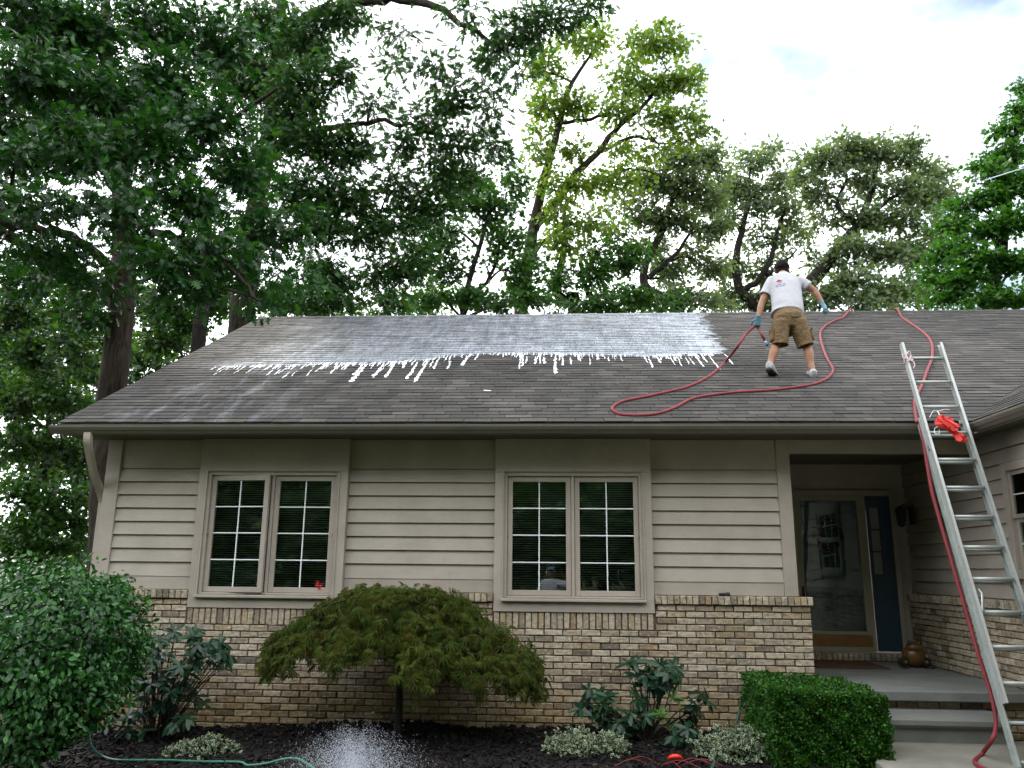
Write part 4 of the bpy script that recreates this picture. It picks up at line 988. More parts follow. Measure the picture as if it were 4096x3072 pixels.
# ================================================================== the photographer, who shows as a reflection in the right window
ph = tag(empty('person', (-.27, -9.52, -.05)), 'person in pale t-shirt and blue cap mirrored in the right window', 'person')
mb = MB(); hd2 = np.array([0, .02, 1.62])
mb.ell(hd2, (.076, .095, .115), 16, 12); mb.ell(hd2+np.array([0, .10, -.01]), (.014, .02, .022), 8, 6); limb(mb, [hd2+np.array([0, -.01, -.07]), np.array([0, -.01, 1.45])], [.055, .06])
for s in (-1, 1): mb.ell(hd2+np.array([s*.078, 0, -.01]), (.011, .022, .032), 8, 8)
eb = {1: np.array([.40, .10, 1.30]), -1: np.array([-.28, .02, 1.12])}; wr2 = {1: np.array([.30, .30, 1.56]), -1: np.array([-.24, .12, .88])}
for s in (-1, 1):
    limb(mb, [np.array([s*.18, 0, 1.40]), eb[s], wr2[s]], [.052, .044, .03]); d_ = unit_(wr2[s]-eb[s])
    for k in range(4): limb(mb, [wr2[s]+d_*.04+np.array([.014*(k-1.5), 0, 0]), wr2[s]+d_*.10+np.array([.018*(k-1.5), 0, 0]), wr2[s]+d_*(.14+.008*(k % 2))+np.array([.016*(k-1.5), .03, 0])], [.013, .010, .008], 8)
    limb(mb, [wr2[s]+d_*.01, wr2[s]+d_*.05+np.array([-s*.05, .01, .0]), wr2[s]+d_*.08+np.array([-s*.055, .03, 0])], [.016, .012, .009], 8)
    limb(mb, [np.array([s*.10, 0, .5]), np.array([s*.11, .01, .3]), np.array([s*.12, -.01, .08])], [.06, .055, .04]); mb.ell((s*.12, .05, .04), (.045, .13, .045), 10, 8)
remesh(mb.build('body', m_skin, ph), .012)
mb = MB(); mb.loft([ringel((0, 0, z), (1, 0, 0), (0, 1, 0), a, b) for z, a, b in ((.86, .20, .14), (1.0, .195, .135), (1.2, .20, .135), (1.36, .21, .12), (1.44, .14, .09), (1.48, .075, .07))])
for s in (-1, 1): limb(mb, [np.array([s*.15, 0, 1.40]), np.array([s*.18, 0, 1.40])+(eb[s]-np.array([s*.18, 0, 1.40]))*.55], [.07, .078])
remesh(mb.build('t_shirt', simple('pale_lilac_cotton', (.62, .60, .70), .85, .15), ph), .014)
mb = MB(); mb.loft([ringel((0, 0, z), (1, 0, 0), (0, 1, 0), a, b) for z, a, b in ((.92, .17, .12), (.8, .185, .13), (.70, .18, .12))])
for s in (-1, 1): limb(mb, [np.array([s*.09, 0, .8]), np.array([s*.105, 0, .55]), np.array([s*.108, 0, .42])], [.10, .095, .09])
remesh(mb.build('shorts', m_short, ph), .014)
mb = MB(); mb.ell(hd2+np.array([0, -.005, .045]), (.085, .102, .085), 16, 10); mb.ell(hd2+np.array([0, .12, .045]), (.07, .07, .010), 14, 8); remesh(mb.build('cap', simple('blue_cap', (.10, .20, .30), .8, .2), ph), .009)
# ================================================================== vegetation
def T_(V, T, e=None): return np.array(V, float), np.array(T, int), (np.ones(len(V)) if e is None else np.array(e, float))
def oak_leaf():
    h = [(.30, .06), (.52, .075), (.74, .08)]; V = [(0, 0, 0), (1, 0, -.10)]; T = []
    for x, y in h: V += [(x, y, .02), (x, -y, .02)]
    V += [(.24, .30, .07), (.24, -.30, .07), (.50, .46, .08), (.50, -.46, .08), (.78, .40, .02), (.78, -.40, .02), (.93, .20, -.06), (.93, -.20, -.06)]
    T += [(0, 3, 2), (2, 3, 5), (2, 5, 4), (4, 5, 7), (4, 7, 6), (6, 7, 1)]
    T += [(0, 2, 8), (0, 9, 3), (2, 4, 10), (3, 11, 5), (4, 6, 12), (5, 13, 7), (6, 1, 14), (7, 15, 1)]
    return T_(V, T)
def oak_small():
    o = [(0, 0, 0), (.36, .40, .06), (.50, .12, .02), (.80, .40, .0), (1, 0, -.12), (.80, -.40, .0), (.50, -.12, .02), (.36, -.40, .06)]
    return T_([(.5, 0, .01)]+o, [(0, 1+(i+1) % 8, 1+i) for i in range(8)])
def star_leaf():      # maple-like, five points
    V = [(0, 0, 0), (.45, 0, .03)]; pts = [(.12, .20, .0), (.18, .48, -.04), (.36, .22, .02), (.62, .46, -.04), (.60, .17, .02), (1, 0, -.08)]
    V += pts+[(x, -y, z) for x, y, z in pts[:-1]]
    o = [0, 2, 3, 4, 5, 6, 7, 12, 11, 10, 9, 8]; T = [(1, o[(i+1) % 12], o[i]) for i in range(12)]
    return T_(V, T)
def oval_leaf(w=.27):
    return T_([(0, 0, 0), (.34, w*.92, .05), (.72, w*.72, .02), (1, 0, -.08), (.72, -w*.72, .02), (.34, -w*.92, .05), (.5, 0, -.02)], [(6, 1, 0), (6, 2, 1), (6, 3, 2), (6, 4, 3), (6, 5, 4), (6, 0, 5)], [.6, 1, 1, 1, 1, 1, 0])
def quad_leaf(w=.30):
    return T_([(0, 0, 0), (.5, w, .05), (1, 0, -.06), (.5, -w, .05)], [(0, 2, 1), (0, 3, 2)], [.3, 1, 1, 1])
def lace_leaf():
    V = []; T = []
    for i, a in enumerate(np.radians([-78, -52, -26, 0, 26, 52, 78])):
        l = [.55, .78, .95, 1.0, .95, .78, .55][i]; d = np.array([math.cos(a), math.sin(a)]); p = np.array([-d[1], d[0]]); n = len(V)
        q = d*l*.45; V += [(0, 0, 0), (q[0]+p[0]*.055, q[1]+p[1]*.055, .02), (d[0]*l, d[1]*l, -.22*l), (q[0]-p[0]*.055, q[1]-p[1]*.055, .02)]; T += [(n, n+2, n+1), (n, n+3, n+2)]
    return T_(V, T)
def scatter(tpl, pos, axis, nrm, size):
    V, T, e = tpl; a = axis/(np.linalg.norm(axis, axis=1)[:, None]+1e-9); n = nrm-a*(nrm*a).sum(1)[:, None]; n /= np.linalg.norm(n, axis=1)[:, None]+1e-9
    b = np.cross(n, a); M = np.stack([a, b, n], 1)*np.asarray(size)[:, None, None]
    W = np.einsum('vk,nkj->nvj', V, M)+pos[:, None, :]; N = len(pos); k = len(V)
    return W.reshape(-1, 3), (T[None]+(np.arange(N)*k)[:, None, None]).reshape(-1, 3), np.tile(e, N)
def leaf_obj(name, tpl, pos, axis, nrm, size, mat, parent, kind='stuff', base=None):
    V, T, e = scatter(tpl, pos, axis, nrm, size)
    if base is not None: V = V-base
    return mesh_obj(name, np_mesh(name, V, T, None, e), mat, parent, kind)
def unit(v): return v/(np.linalg.norm(v, axis=-1, keepdims=True)+1e-9)
OAK8, OAK, STAR, OVAL, QUAD, LACE = oak_small(), oak_leaf(), star_leaf(), oval_leaf(), quad_leaf(), lace_leaf()
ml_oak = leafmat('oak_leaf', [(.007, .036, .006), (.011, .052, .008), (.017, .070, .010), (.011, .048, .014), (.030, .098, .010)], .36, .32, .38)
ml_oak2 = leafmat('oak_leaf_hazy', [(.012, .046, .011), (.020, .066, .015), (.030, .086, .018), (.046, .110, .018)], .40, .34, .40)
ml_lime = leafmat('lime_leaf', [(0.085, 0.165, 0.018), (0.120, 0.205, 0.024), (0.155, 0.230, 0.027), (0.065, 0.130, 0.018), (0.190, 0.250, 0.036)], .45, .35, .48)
ml_olive = leafmat('olive_leaf', [(.085, .130, .066), (.120, .172, .088), (.160, .210, .115), (.100, .146, .080)], .42, .4, .50)
ml_mid = leafmat('green_leaf', [(0.017, 0.064, 0.008), (0.026, 0.086, 0.011), (0.038, 0.112, 0.013), (0.054, 0.135, 0.015)], .42, .4, .42)
ml_bright = leafmat('bright_leaf', [(0.025, 0.108, 0.008), (0.039, 0.138, 0.010), (0.061, 0.172, 0.015), (0.020, 0.082, 0.008)], .42, .4, .42)
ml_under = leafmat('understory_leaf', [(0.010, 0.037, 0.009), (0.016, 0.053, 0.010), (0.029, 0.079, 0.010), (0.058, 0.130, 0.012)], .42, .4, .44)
def clump_from(u, v, ru, rv, Y, dy=1.0):
    c = at(u, v, Y=Y); k = depth(c)/(3208.39/PXO); return c, np.array([ru*k, (ru+rv)/2*k*dy, rv*k])
def tree(name, label, trunk, clumps, leaf, size, mat, barkm, kcov=3.2, seed=1, group=None, limbs=(), droop=.35, upb=.45, tw=38, trunk_n=14, flat=.55):
    """trunk: [(u, v, Y, radius)], clumps: [(u, v, ru, rv, Y)], limbs: lists like trunk"""
    r = np.random.default_rng(seed)
    TP = np.array([at(u, v, Y=Y) for u, v, Y, _ in trunk]); TR = [q[3] for q in trunk]
    TP0 = TP[0].copy(); g = float(gz(TP0[0], TP0[1]))-.05
    if TP0[2] > g:
        TP = np.vstack([[TP0[0]+(TP0[0]-TP[1][0])*.15, TP0[1], g], [TP0[0], TP0[1], g+.5], TP]) if TP0[2] > g+.8 else np.vstack([[TP0[0], TP0[1], g], TP])
        TR = ([TR[0]*1.5, TR[0]*1.08]+TR) if len(TP) == len(TR)+2 else [TR[0]*1.2]+TR
    base = TP[0]; root = tag(empty(name, tuple(base)), label, 'tree', group)
    wood = MB(); C = catmull(TP, 6); CRd = np.interp(np.linspace(0, len(TP)-1, len(C)), range(len(TP)), TR)
    C[2:-1] += r.normal(0, .012, C[2:-1].shape)*CRd[2:-1, None]*4
    wood.tube(C-base, CRd, trunk_n); sk = [(p, q) for p, q in zip(C[3:], CRd[3:])]
    for lb in limbs:
        q = catmull(np.array([at(u, v, Y=Y) for u, v, Y, _ in lb]), 5); qr = np.interp(np.linspace(0, len(lb)-1, len(q)), range(len(lb)), [w[3] for w in lb]); q[1:-1] += r.normal(0, .03, q[1:-1].shape); wood.tube(q-base, qr, 7); sk += list(zip(q, qr))
    LP = []; LA = []
    for cl in clumps:
        c, rad = clump_from(*cl[:5]); kk = kcov*(cl[5] if len(cl) > 5 else 1)
        lpx = size*(3208.39/PXO)/depth(c); n = int(kk*math.pi*cl[2]*cl[3]/(lpx*lpx*.33)); n = min(max(n, 40), 9000)
        S = np.array([p for p, _ in sk]); dd = np.linalg.norm(S-c, axis=1)+np.clip(S[:, 2]-c[2]+.4, 0, None)*1.3; j = int(np.argmin(dd)); p0, r0 = sk[j]
        L_ = np.linalg.norm(c-p0); mid = (p0+c)/2+np.array([0, 0, .12*L_])+r.normal(0, .07*L_+.02, 3); q = catmull(np.array([p0, mid, c+r.normal(0, .12, 3)*rad]), 5)
        rb = min(r0*.75, .018+.012*L_+.02*rad.mean()); qr = np.linspace(rb, .010, len(q)); wood.tube(q-base, qr, 6, False); sk += list(zip(q[3:], qr[3:]))
        m = max(4, int(n/tw))
        for k in range(m):
            d = unit(r.normal(0, 1, 3)); e = c+d*rad*(r.uniform(.12, 1)**.42)*r.uniform(.75, 1.12)
            s0 = q[int(r.integers(len(q)//2, len(q)))]; ln = np.linalg.norm(e-s0); mm = (s0+e)/2+np.array([0, 0, .10*ln])+r.normal(0, .08*ln, 3)
            t = np.linspace(0, 1, 5)[:, None]; pth = (1-t)**2*s0+2*t*(1-t)*mm+t*t*e
            wood.tube(pth-base, np.linspace(.011, .0035, 5), 3, False)
            kx = max(6, int(tw*r.uniform(.6, 1.4))); tt = r.uniform(.35, 1.05, kx)[:, None]; P = (1-tt)**2*s0+2*tt*(1-tt)*mm+tt*tt*e
            sp = size*r.uniform(.7, 1.6); J = r.normal(0, 1, (kx, 3))*np.array([sp, sp, sp*flat]); LP.append(P+J)
            LA.append(unit(J+.5*(e-s0)/max(ln, .01)*sp)+r.normal(0, .35, (kx, 3)))
    LP = np.concatenate(LP); LA = unit(np.concatenate(LA)); LA[:, 2] -= droop; N = len(LP)
    nr = r.normal(0, .62, (N, 3)); nr[:, 2] += upb
    wood.build('trunk', barkm, root, smooth=True)
    o = leaf_obj('crown', leaf, LP, LA, nr, size*r.uniform(.65, 1.2, N), mat, root, base=base)
    return root
# ---- big oaks at the left
tree('oak_tree', 'big dark oak at far left, its trunk rising beside the house corner',
     [(222, 1235, 4.6, .27), (232, 950, 4.6, .245), (252, 760, 4.6, .235), (263, 640, 4.6, .225), (268, 480, 4.6, .20), (255, 330, 4.5, .17), (235, 160, 4.3, .12), (225, -60, 4, .08)],
     [(60, 30, 120, 80, 2.5), (200, 70, 110, 80, 3.2), (330, 40, 110, 70, 4), (70, 170, 110, 75, 1.5), (215, 200, 110, 80, 2.4), (365, 170, 110, 80, 3.4), (470, 90, 90, 80, 4.2), (50, 330, 95, 65, .8, .75), (190, 340, 105, 75, 1.5), (330, 320, 115, 80, 2.3), (460, 260, 100, 80, 3.2), (110, 440, 115, 55, .6, .8), (270, 460, 110, 65, 1.2), (410, 440, 105, 70, 2), (530, 370, 85, 80, 3), (480, 560, 100, 62, 1.6), (345, 580, 100, 55, 1.1), (560, 630, 62, 40, 2.2), (590, 500, 80, 70, 3), (20, 520, 60, 40, 1.6, .6), (400, 640, 90, 30, 2.0), (150, 100, 140, 90, 5), (330, 240, 130, 100, 5.4), (120, 280, 130, 90, 5), (-60, 250, 90, 140, 2), (640, 600, 45, 40, 3.4), (110, 560, 110, 50, 2.6), (60, 610, 90, 50, 3.6, .8), (200, 620, 70, 45, 2.4, .8), (10, 440, 70, 60, 2.4), (170, 680, 80, 40, 4.2, .7)],
     OAK, .165, ml_oak, m_bark, 4.8, 11,
     limbs=[[(262, 600, 4.6, .10), (170, 520, 2.9, .085), (80, 492, 1.4, .06), (-20, 488, .2, .04)], [(255, 640, 4.6, .09), (150, 590, 3.2, .07), (40, 520, 1.8, .05), (-30, 500, 1, .04)], [(262, 560, 4.6, .09), (330, 505, 3.2, .07), (410, 520, 2, .055), (500, 580, 1.5, .035), (560, 650, 1.4, .02)], [(258, 420, 4.6, .09), (190, 300, 3.4, .07), (120, 210, 2.4, .05), (30, 140, 1.6, .03)], [(266, 470, 4.6, .09), (360, 380, 3.9, .07), (500, 260, 3.4, .045), (600, 190, 3, .025)]])
tree('oak_tree', 'second tall oak at left, its trunk emerging behind the roof end',
     [(522, 690, 8.5, .29), (535, 600, 8.5, .27), (550, 480, 8.5, .245), (570, 360, 8.4, .21), (588, 240, 8.2, .18), (598, 120, 8, .15), (610, -20, 7.8, .11)],
     [(560, 40, 110, 60, 7), (660, 80, 90, 70, 6.5), (740, 30, 90, 50, 6, .8), (640, 190, 90, 80, 6), (740, 160, 60, 60, 6.4, .6), (800, 230, 60, 50, 6, .6), (690, 300, 80, 70, 5.8), (780, 330, 70, 60, 6.2, .8), (600, 290, 80, 80, 6.5), (640, 410, 90, 70, 6), (750, 420, 80, 60, 6), (850, 390, 60, 45, 6.2, .7), (690, 510, 90, 60, 6), (800, 510, 75, 55, 6.3), (880, 470, 60, 50, 6.6), (720, 600, 80, 50, 6.4), (830, 600, 70, 50, 6.8), (640, 660, 60, 30, 7), (760, 650, 60, 28, 7.5, .8), (900, 560, 60, 60, 7), (490, 150, 80, 80, 9), (920, 260, 60, 45, 6, .7), (970, 210, 50, 60, 5.8, .75), (1000, 320, 70, 45, 6, .7), (930, 130, 60, 45, 5.5, .5), (860, 60, 50, 40, 5.8, .4), (1040, 120, 55, 45, 5.2, .7), (1110, 70, 70, 50, 5, .85), (1180, 40, 70, 45, 4.8, .8), (1230, 15, 50, 28, 4.6, .8), (1010, 30, 60, 35, 5, .7), (1130, 160, 45, 35, 5, .5), (1300, 5, 35, 16, 4.6, .6), (690, 655, 80, 30, 7.4), (840, 655, 70, 30, 8), (950, 450, 55, 55, 7, .8), (960, 380, 55, 40, 6.6, .7), (590, 640, 60, 40, 9), (870, 300, 60, 45, 6.2, .7), (1050, 250, 50, 50, 6, .6), (560, 180, 100, 90, 9), (1000, 390, 60, 40, 7, .8), (1060, 320, 45, 50, 6.6, .7), (940, 330, 50, 40, 6.6, .7), (900, 420, 50, 40, 6.8, .8), (1060, 190, 40, 40, 5.6, .6), (850, 130, 45, 50, 6, .45)],
     OAK, .15, ml_oak2, m_bark, 4.4, 12,
     limbs=[[(596, 110, 8, .15), (680, 30, 7, .13), (770, 5, 6.2, .12), (870, 2, 5.8, .10), (960, 25, 5.5, .07), (1050, 85, 5.2, .045), (1120, 140, 5, .02)], [(575, 350, 8.4, .10), (660, 290, 7.2, .075), (760, 268, 6.4, .06), (850, 265, 6, .045), (950, 295, 6, .03)], [(555, 470, 8.5, .09), (640, 450, 7.2, .06), (740, 455, 6.4, .045), (860, 490, 6.6, .03)], [(560, 420, 8.5, .09), (500, 330, 8, .06), (440, 280, 7.4, .035)]])
tree('oak_tree', 'slim dark trunk between two big oaks, seen just over the left roof edge',
     [(428, 745, 9.5, .17), (436, 690, 9.5, .16), (445, 560, 9.5, .13), (450, 420, 9.4, .10)],
     [(400, 700, 70, 40, 10), (480, 660, 70, 40, 10.5, .8), (360, 660, 70, 50, 10, .8), (330, 740, 50, 50, 9.5, .8), (450, 560, 80, 60, 10), (330, 560, 90, 60, 11, .8)],
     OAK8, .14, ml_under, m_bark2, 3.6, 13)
# ---- understory along the left side of the house
tree('understory_tree', 'leafy young maple filling the gap at left under the oaks',
     [(120, 1250, 8, .09), (112, 1050, 8, .075), (105, 880, 8, .06), (112, 720, 8, .04)],
     [(40, 660, 80, 60, 7.5), (150, 650, 80, 55, 7.2), (60, 760, 90, 60, 7), (165, 760, 60, 60, 6.4), (40, 860, 80, 60, 7), (130, 860, 80, 60, 6.6), (200, 890, 40, 50, 8, .8), (60, 960, 90, 60, 6.8), (160, 990, 60, 60, 7.2), (10, 720, 60, 60, 8, .9), (200, 800, 45, 50, 8.6, .9), (100, 810, 80, 50, 8.6)],
     STAR, .115, ml_under, m_bark2, 3.4, 14, group=None)
tree('understory_tree', 'low spreading sapling behind the big rounded shrub at left',
     [(70, 1260, 5.5, .06), (75, 1150, 5.5, .05), (85, 1020, 5.5, .035)],
     [(30, 1060, 80, 50, 5), (130, 1070, 70, 50, 5.2), (180, 1120, 40, 60, 5.4), (60, 1140, 90, 50, 5), (150, 1180, 60, 40, 5.6), (20, 1190, 60, 40, 5)],
     STAR, .10, ml_mid, m_bark2, 3.2, 15)
tree('understory_tree', 'shadowy tree mass deep behind the left house corner',
     [(160, 1240, 17, .16), (165, 1000, 17, .13), (160, 700, 17, .09)],
     [(60, 700, 120, 80, 17), (190, 720, 90, 80, 18), (50, 850, 130, 90, 16), (180, 880, 90, 90, 17), (90, 1000, 130, 90, 16), (200, 1050, 60, 90, 18), (70, 1150, 130, 70, 15), (190, 1180, 60, 60, 16), (300, 740, 60, 60, 19, .8), (560, 640, 90, 40, 20, .7), (390, 690, 80, 50, 20, .7), (100, 600, 130, 70, 19), (250, 640, 90, 60, 20, .9), (330, 660, 80, 60, 20, .9), (20, 780, 90, 90, 18), (210, 960, 60, 80, 17), (450, 620, 90, 60, 21, .8), (230, 800, 60, 60, 18), (700, 660, 90, 25, 21, .9), (40, 1215, 120, 45, 13), (150, 1235, 90, 40, 13), (330, 760, 70, 50, 15), (285, 830, 50, 50, 15), (390, 740, 60, 30, 16)],
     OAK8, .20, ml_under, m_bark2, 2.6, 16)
# ---- behind the ridge, left to right
tree('slender_tree', 'dark green many-stemmed tree behind the middle of the ridge',
     [(1000, 690, 10, .08), (1010, 620, 10, .07), (1040, 520, 10, .055), (1060, 440, 10, .035)],
     [(1000, 440, 70, 45, 10, .8), (1080, 440, 60, 40, 10, .7), (960, 510, 60, 50, 10.5, .8), (1100, 520, 55, 50, 10), (1130, 590, 55, 50, 10), (1160, 640, 60, 40, 10), (960, 590, 50, 45, 10.5, .7), (1010, 650, 70, 35, 10), (1090, 660, 70, 28, 9.6), (920, 650, 50, 35, 10), (1040, 570, 40, 45, 10, .35), (1040, 380, 50, 40, 10.5, .7), (980, 400, 50, 40, 10.6, .8), (1110, 400, 45, 50, 10.4, .7), (930, 560, 50, 40, 10.4, .8), (1060, 480, 50, 40, 10.2, .6), (880, 660, 50, 25, 10.2)],
     STAR, .135, ml_mid, m_bark2, 3.6, 17, limbs=[[(1000, 650, 10, .06), (1060, 600, 10, .045), (1080, 520, 10, .03)]])
tree('forked_oak', 'tall sunlit yellow-green oak with a forked trunk above the ridge',
     [(1125, 690, 12.5, .20), (1130, 620, 12.5, .19), (1143, 550, 12.5, .175), (1155, 480, 12.5, .15), (1180, 370, 12.5, .125), (1208, 270, 12.4, .10), (1230, 190, 12.3, .07), (1275, 120, 12.2, .035)],
     [(1180, 140, 50, 55, 12, .85), (1260, 90, 60, 45, 12, .85), (1310, 80, 40, 40, 12, .6), (1170, 220, 55, 55, 12, .85), (1250, 220, 55, 40, 12, .8), (1400, 100, 50, 50, 12, .9), (1450, 90, 40, 45, 12, .9), (1360, 170, 60, 45, 12, .9), (1440, 180, 60, 50, 12, .9), (1490, 170, 30, 40, 12, .6), (1330, 240, 60, 35, 12, .75), (1400, 260, 60, 35, 12, .7), (1470, 260, 50, 45, 12.2, .85), (1500, 290, 40, 35, 12.2, .8), (1160, 310, 40, 50, 12, .7), (1250, 310, 45, 45, 12, .55), (1330, 330, 50, 30, 12.4, .6), (1260, 400, 60, 45, 12, .8), (1330, 400, 60, 50, 12.5, .9), (1215, 460, 60, 40, 12, .8), (1300, 480, 60, 35, 11.6, .9), (1230, 530, 50, 35, 11.6, .9), (1180, 390, 35, 40, 12, .5), (1410, 330, 50, 30, 12.4, .5)],
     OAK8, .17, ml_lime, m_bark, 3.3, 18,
     limbs=[[(1150, 500, 12.5, .13), (1190, 450, 12.5, .12), (1260, 360, 12.4, .10), (1330, 285, 12.3, .08), (1390, 225, 12.2, .055), (1440, 150, 12.1, .03)], [(1210, 265, 12.4, .06), (1290, 255, 12.3, .05), (1360, 235, 12.2, .035)], [(1290, 330, 12.3, .06), (1370, 295, 12.3, .05), (1430, 310, 12.3, .03), (1490, 300, 12.3, .02)], [(1185, 350, 12.5, .035), (1150, 400, 12.4, .02), (1110, 380, 12.2, .012)], [(1300, 385, 12.5, .04), (1370, 365, 12.6, .03), (1450, 390, 12.6, .018)]])
tree('crooked_tree', 'tree with leaning crooked dark limbs left of the man, yellow-green lower leaves',
     [(1245, 690, 13, .16), (1225, 655, 13, .15), (1200, 625, 13, .13), (1215, 560, 13, .10), (1225, 480, 13, .07)],
     [(1210, 600, 60, 40, 12.5, .7), (1290, 600, 55, 40, 12.5, .9), (1350, 560, 60, 50, 13), (1300, 650, 70, 30, 12), (1380, 640, 60, 35, 12.4, .9), (1270, 540, 45, 35, 12.6, .9), (1330, 510, 45, 35, 13, .6), (1240, 660, 50, 25, 12, .7), (1440, 660, 50, 25, 12.4, .8)],
     OAK8, .15, ml_mid, m_bark2, 3.2, 19, limbs=[[(1300, 690, 13, .10), (1275, 640, 13, .08), (1255, 590, 13, .05)], [(1345, 690, 13.5, .10), (1310, 640, 13.5, .08), (1300, 600, 13.5, .05)]])
tree('oak_tree', 'grey-green oak with a rounded top just left of the man',
     [(1470, 690, 15, .17), (1440, 650, 15, .16), (1395, 620, 15, .14), (1395, 570, 15, .12), (1430, 500, 15, .10), (1455, 420, 15, .07), (1470, 350, 15, .04)],
     [(1470, 340, 60, 45, 15), (1530, 350, 40, 45, 15.3, .9), (1420, 390, 55, 45, 15), (1490, 410, 65, 50, 15), (1540, 430, 40, 50, 15.5, .9), (1390, 460, 55, 45, 15, .9), (1460, 480, 65, 45, 15), (1530, 500, 50, 45, 15.5, .8), (1400, 530, 50, 40, 15.4, .8), (1500, 560, 55, 40, 15.6, .7), (1440, 590, 60, 40, 15.6, .7), (1550, 580, 50, 40, 16, .6), (1380, 400, 40, 40, 15.5, .6), (1480, 640, 60, 35, 15), (1400, 650, 50, 30, 15, .8), (1540, 655, 50, 28, 15.2, .9), (1560, 370, 30, 40, 15.6, .7), (1340, 440, 40, 40, 15.4, .6)],
     OAK8, .16, ml_olive, m_bark2, 3.6, 20, limbs=[[(1400, 600, 15, .09), (1450, 560, 15, .07), (1500, 490, 15, .04)]])
tree('ash_tree', 'feathery pale-leaved tree with upright stems right behind the man',
     [(1640, 690, 18, .19), (1628, 660, 18, .18), (1596, 620, 18, .15), (1590, 560, 18, .13), (1605, 490, 18, .10), (1620, 420, 18, .07)],
     [(1640, 350, 55, 40, 18), (1690, 390, 50, 40, 18, .9), (1590, 400, 50, 45, 18, .9), (1640, 430, 60, 45, 18), (1700, 450, 50, 45, 18, .8), (1570, 480, 45, 45, 18, .7), (1630, 510, 55, 40, 18.4, .6), (1690, 530, 50, 40, 18.4, .55), (1580, 570, 45, 45, 18.4, .6), (1650, 590, 55, 40, 18.6, .5), (1560, 640, 50, 35, 18.5, .6), (1700, 620, 45, 40, 18.6, .7), (1620, 655, 50, 28, 18.4, .9), (1680, 665, 50, 22, 18.4, .9), (1570, 420, 40, 40, 18.4, .7), (1720, 500, 40, 40, 18.6, .6), (1660, 320, 35, 22, 18, .7)],
     OAK8, .15, ml_olive, m_bark2, 3.3, 21, limbs=[[(1600, 630, 18, .12), (1650, 590, 18, .10), (1680, 500, 18, .07), (1700, 430, 18, .04)], [(1640, 660, 18, .10), (1660, 600, 18, .07), (1720, 540, 18, .03)]])
tree('oak_tree', 'broad olive-green oak behind the right shoulder of the man',
     [(1700, 690, 14, .22), (1725, 640, 14, .21), (1770, 590, 14, .20), (1815, 530, 14, .17), (1850, 490, 14, .13), (1880, 420, 14, .09), (1895, 350, 14, .05)],
     [(1770, 340, 55, 45, 14), (1830, 330, 55, 50, 14), (1890, 320, 60, 45, 14), (1950, 330, 55, 45, 14), (2010, 370, 45, 50, 14.4, .9), (1780, 410, 60, 45, 14, .9), (1870, 390, 60, 40, 14, .8), (1950, 410, 60, 45, 14, .9), (2010, 440, 50, 45, 14.4, .9), (1780, 470, 45, 35, 14.3, .6), (1880, 470, 60, 40, 14), (1960, 480, 60, 45, 14), (1830, 540, 60, 45, 13.6), (1910, 550, 65, 45, 13.5), (1990, 540, 55, 50, 14, .9), (1850, 610, 70, 45, 13), (1930, 620, 60, 40, 13.2), (1990, 620, 50, 45, 13.6, .8), (1800, 640, 60, 35, 13), (1880, 660, 70, 25, 12.8), (1760, 560, 40, 40, 14.4, .6), (1740, 650, 40, 30, 13.6, .8), (2050, 420, 40, 45, 14.6, .8), (2040, 500, 40, 45, 14.4, .8), (1730, 380, 35, 40, 14.6, .7)],
     OAK8, .155, ml_olive, m_bark2, 3.4, 22, limbs=[[(1850, 490, 14, .10), (1810, 440, 14, .06), (1830, 380, 14, .035)], [(1860, 470, 14, .09), (1940, 420, 14, .05), (1990, 380, 14, .03)]])
tree('maple_tree', 'dense bright green maple rising at the right edge behind the wing',
     [(2150, 690, 9, .16), (2160, 560, 9, .14), (2180, 400, 9, .10), (2200, 250, 9, .05)],
     [(2205, 250, 30, 50, 9), (2180, 330, 45, 40, 9), (2130, 350, 40, 25, 9, .9), (2210, 390, 50, 45, 8.6), (2140, 420, 55, 35, 8.8), (2080, 440, 45, 25, 9, .9), (2190, 480, 60, 40, 8.4), (2110, 500, 60, 35, 8.6), (2050, 540, 55, 35, 8.8), (2150, 560, 60, 40, 8.2), (2220, 570, 50, 45, 8), (2070, 600, 60, 40, 8.4), (2150, 640, 65, 35, 8), (2030, 640, 45, 35, 8.8), (2215, 650, 45, 35, 7.6), (2110, 690, 60, 25, 8), (2280, 450, 60, 120, 8.6, .6), (2060, 480, 45, 30, 9, .8), (2020, 590, 45, 40, 9, .9), (2170, 280, 30, 35, 9, .8), (2225, 190, 25, 40, 9), (2160, 380, 45, 35, 8.8), (2100, 560, 50, 35, 8.4)],
     STAR, .125, ml_bright, m_bark2, 5.0, 23, flat=.35)
# distant trees seen through the gaps
for i, (u, v, Y, w, lab) in enumerate(((930, 640, 34, 90, 'distant hazy tree low over the ridge left of centre'), (1350, 655, 36, 90, 'distant tree low over the ridge beside the crooked limbs'), (1640, 650, 38, 80, 'distant tree low over the ridge just left of the man'), (2000, 660, 32, 100, 'distant tree low over the ridge above the ladder'), (690, 670, 30, 110, 'distant dark tree low over the left end of the ridge'))):
    tree('distant_tree', lab, [(u, 760, Y, .2), (u, v+20, Y, .15), (u+5, v-40, Y, .08)], [(u-w*.7, v, w*.6, 40, Y, .6), (u, v-20, w*.6, 45, Y, .6), (u+w*.7, v, w*.6, 40, Y+1, .6), (u+w*.2, v+30, w, 25, Y-1, .8)], QUAD, .30, (ml_olive, ml_mid)[i % 2], m_bark2, 2.0, 40+i, group='distant trees beyond the house')
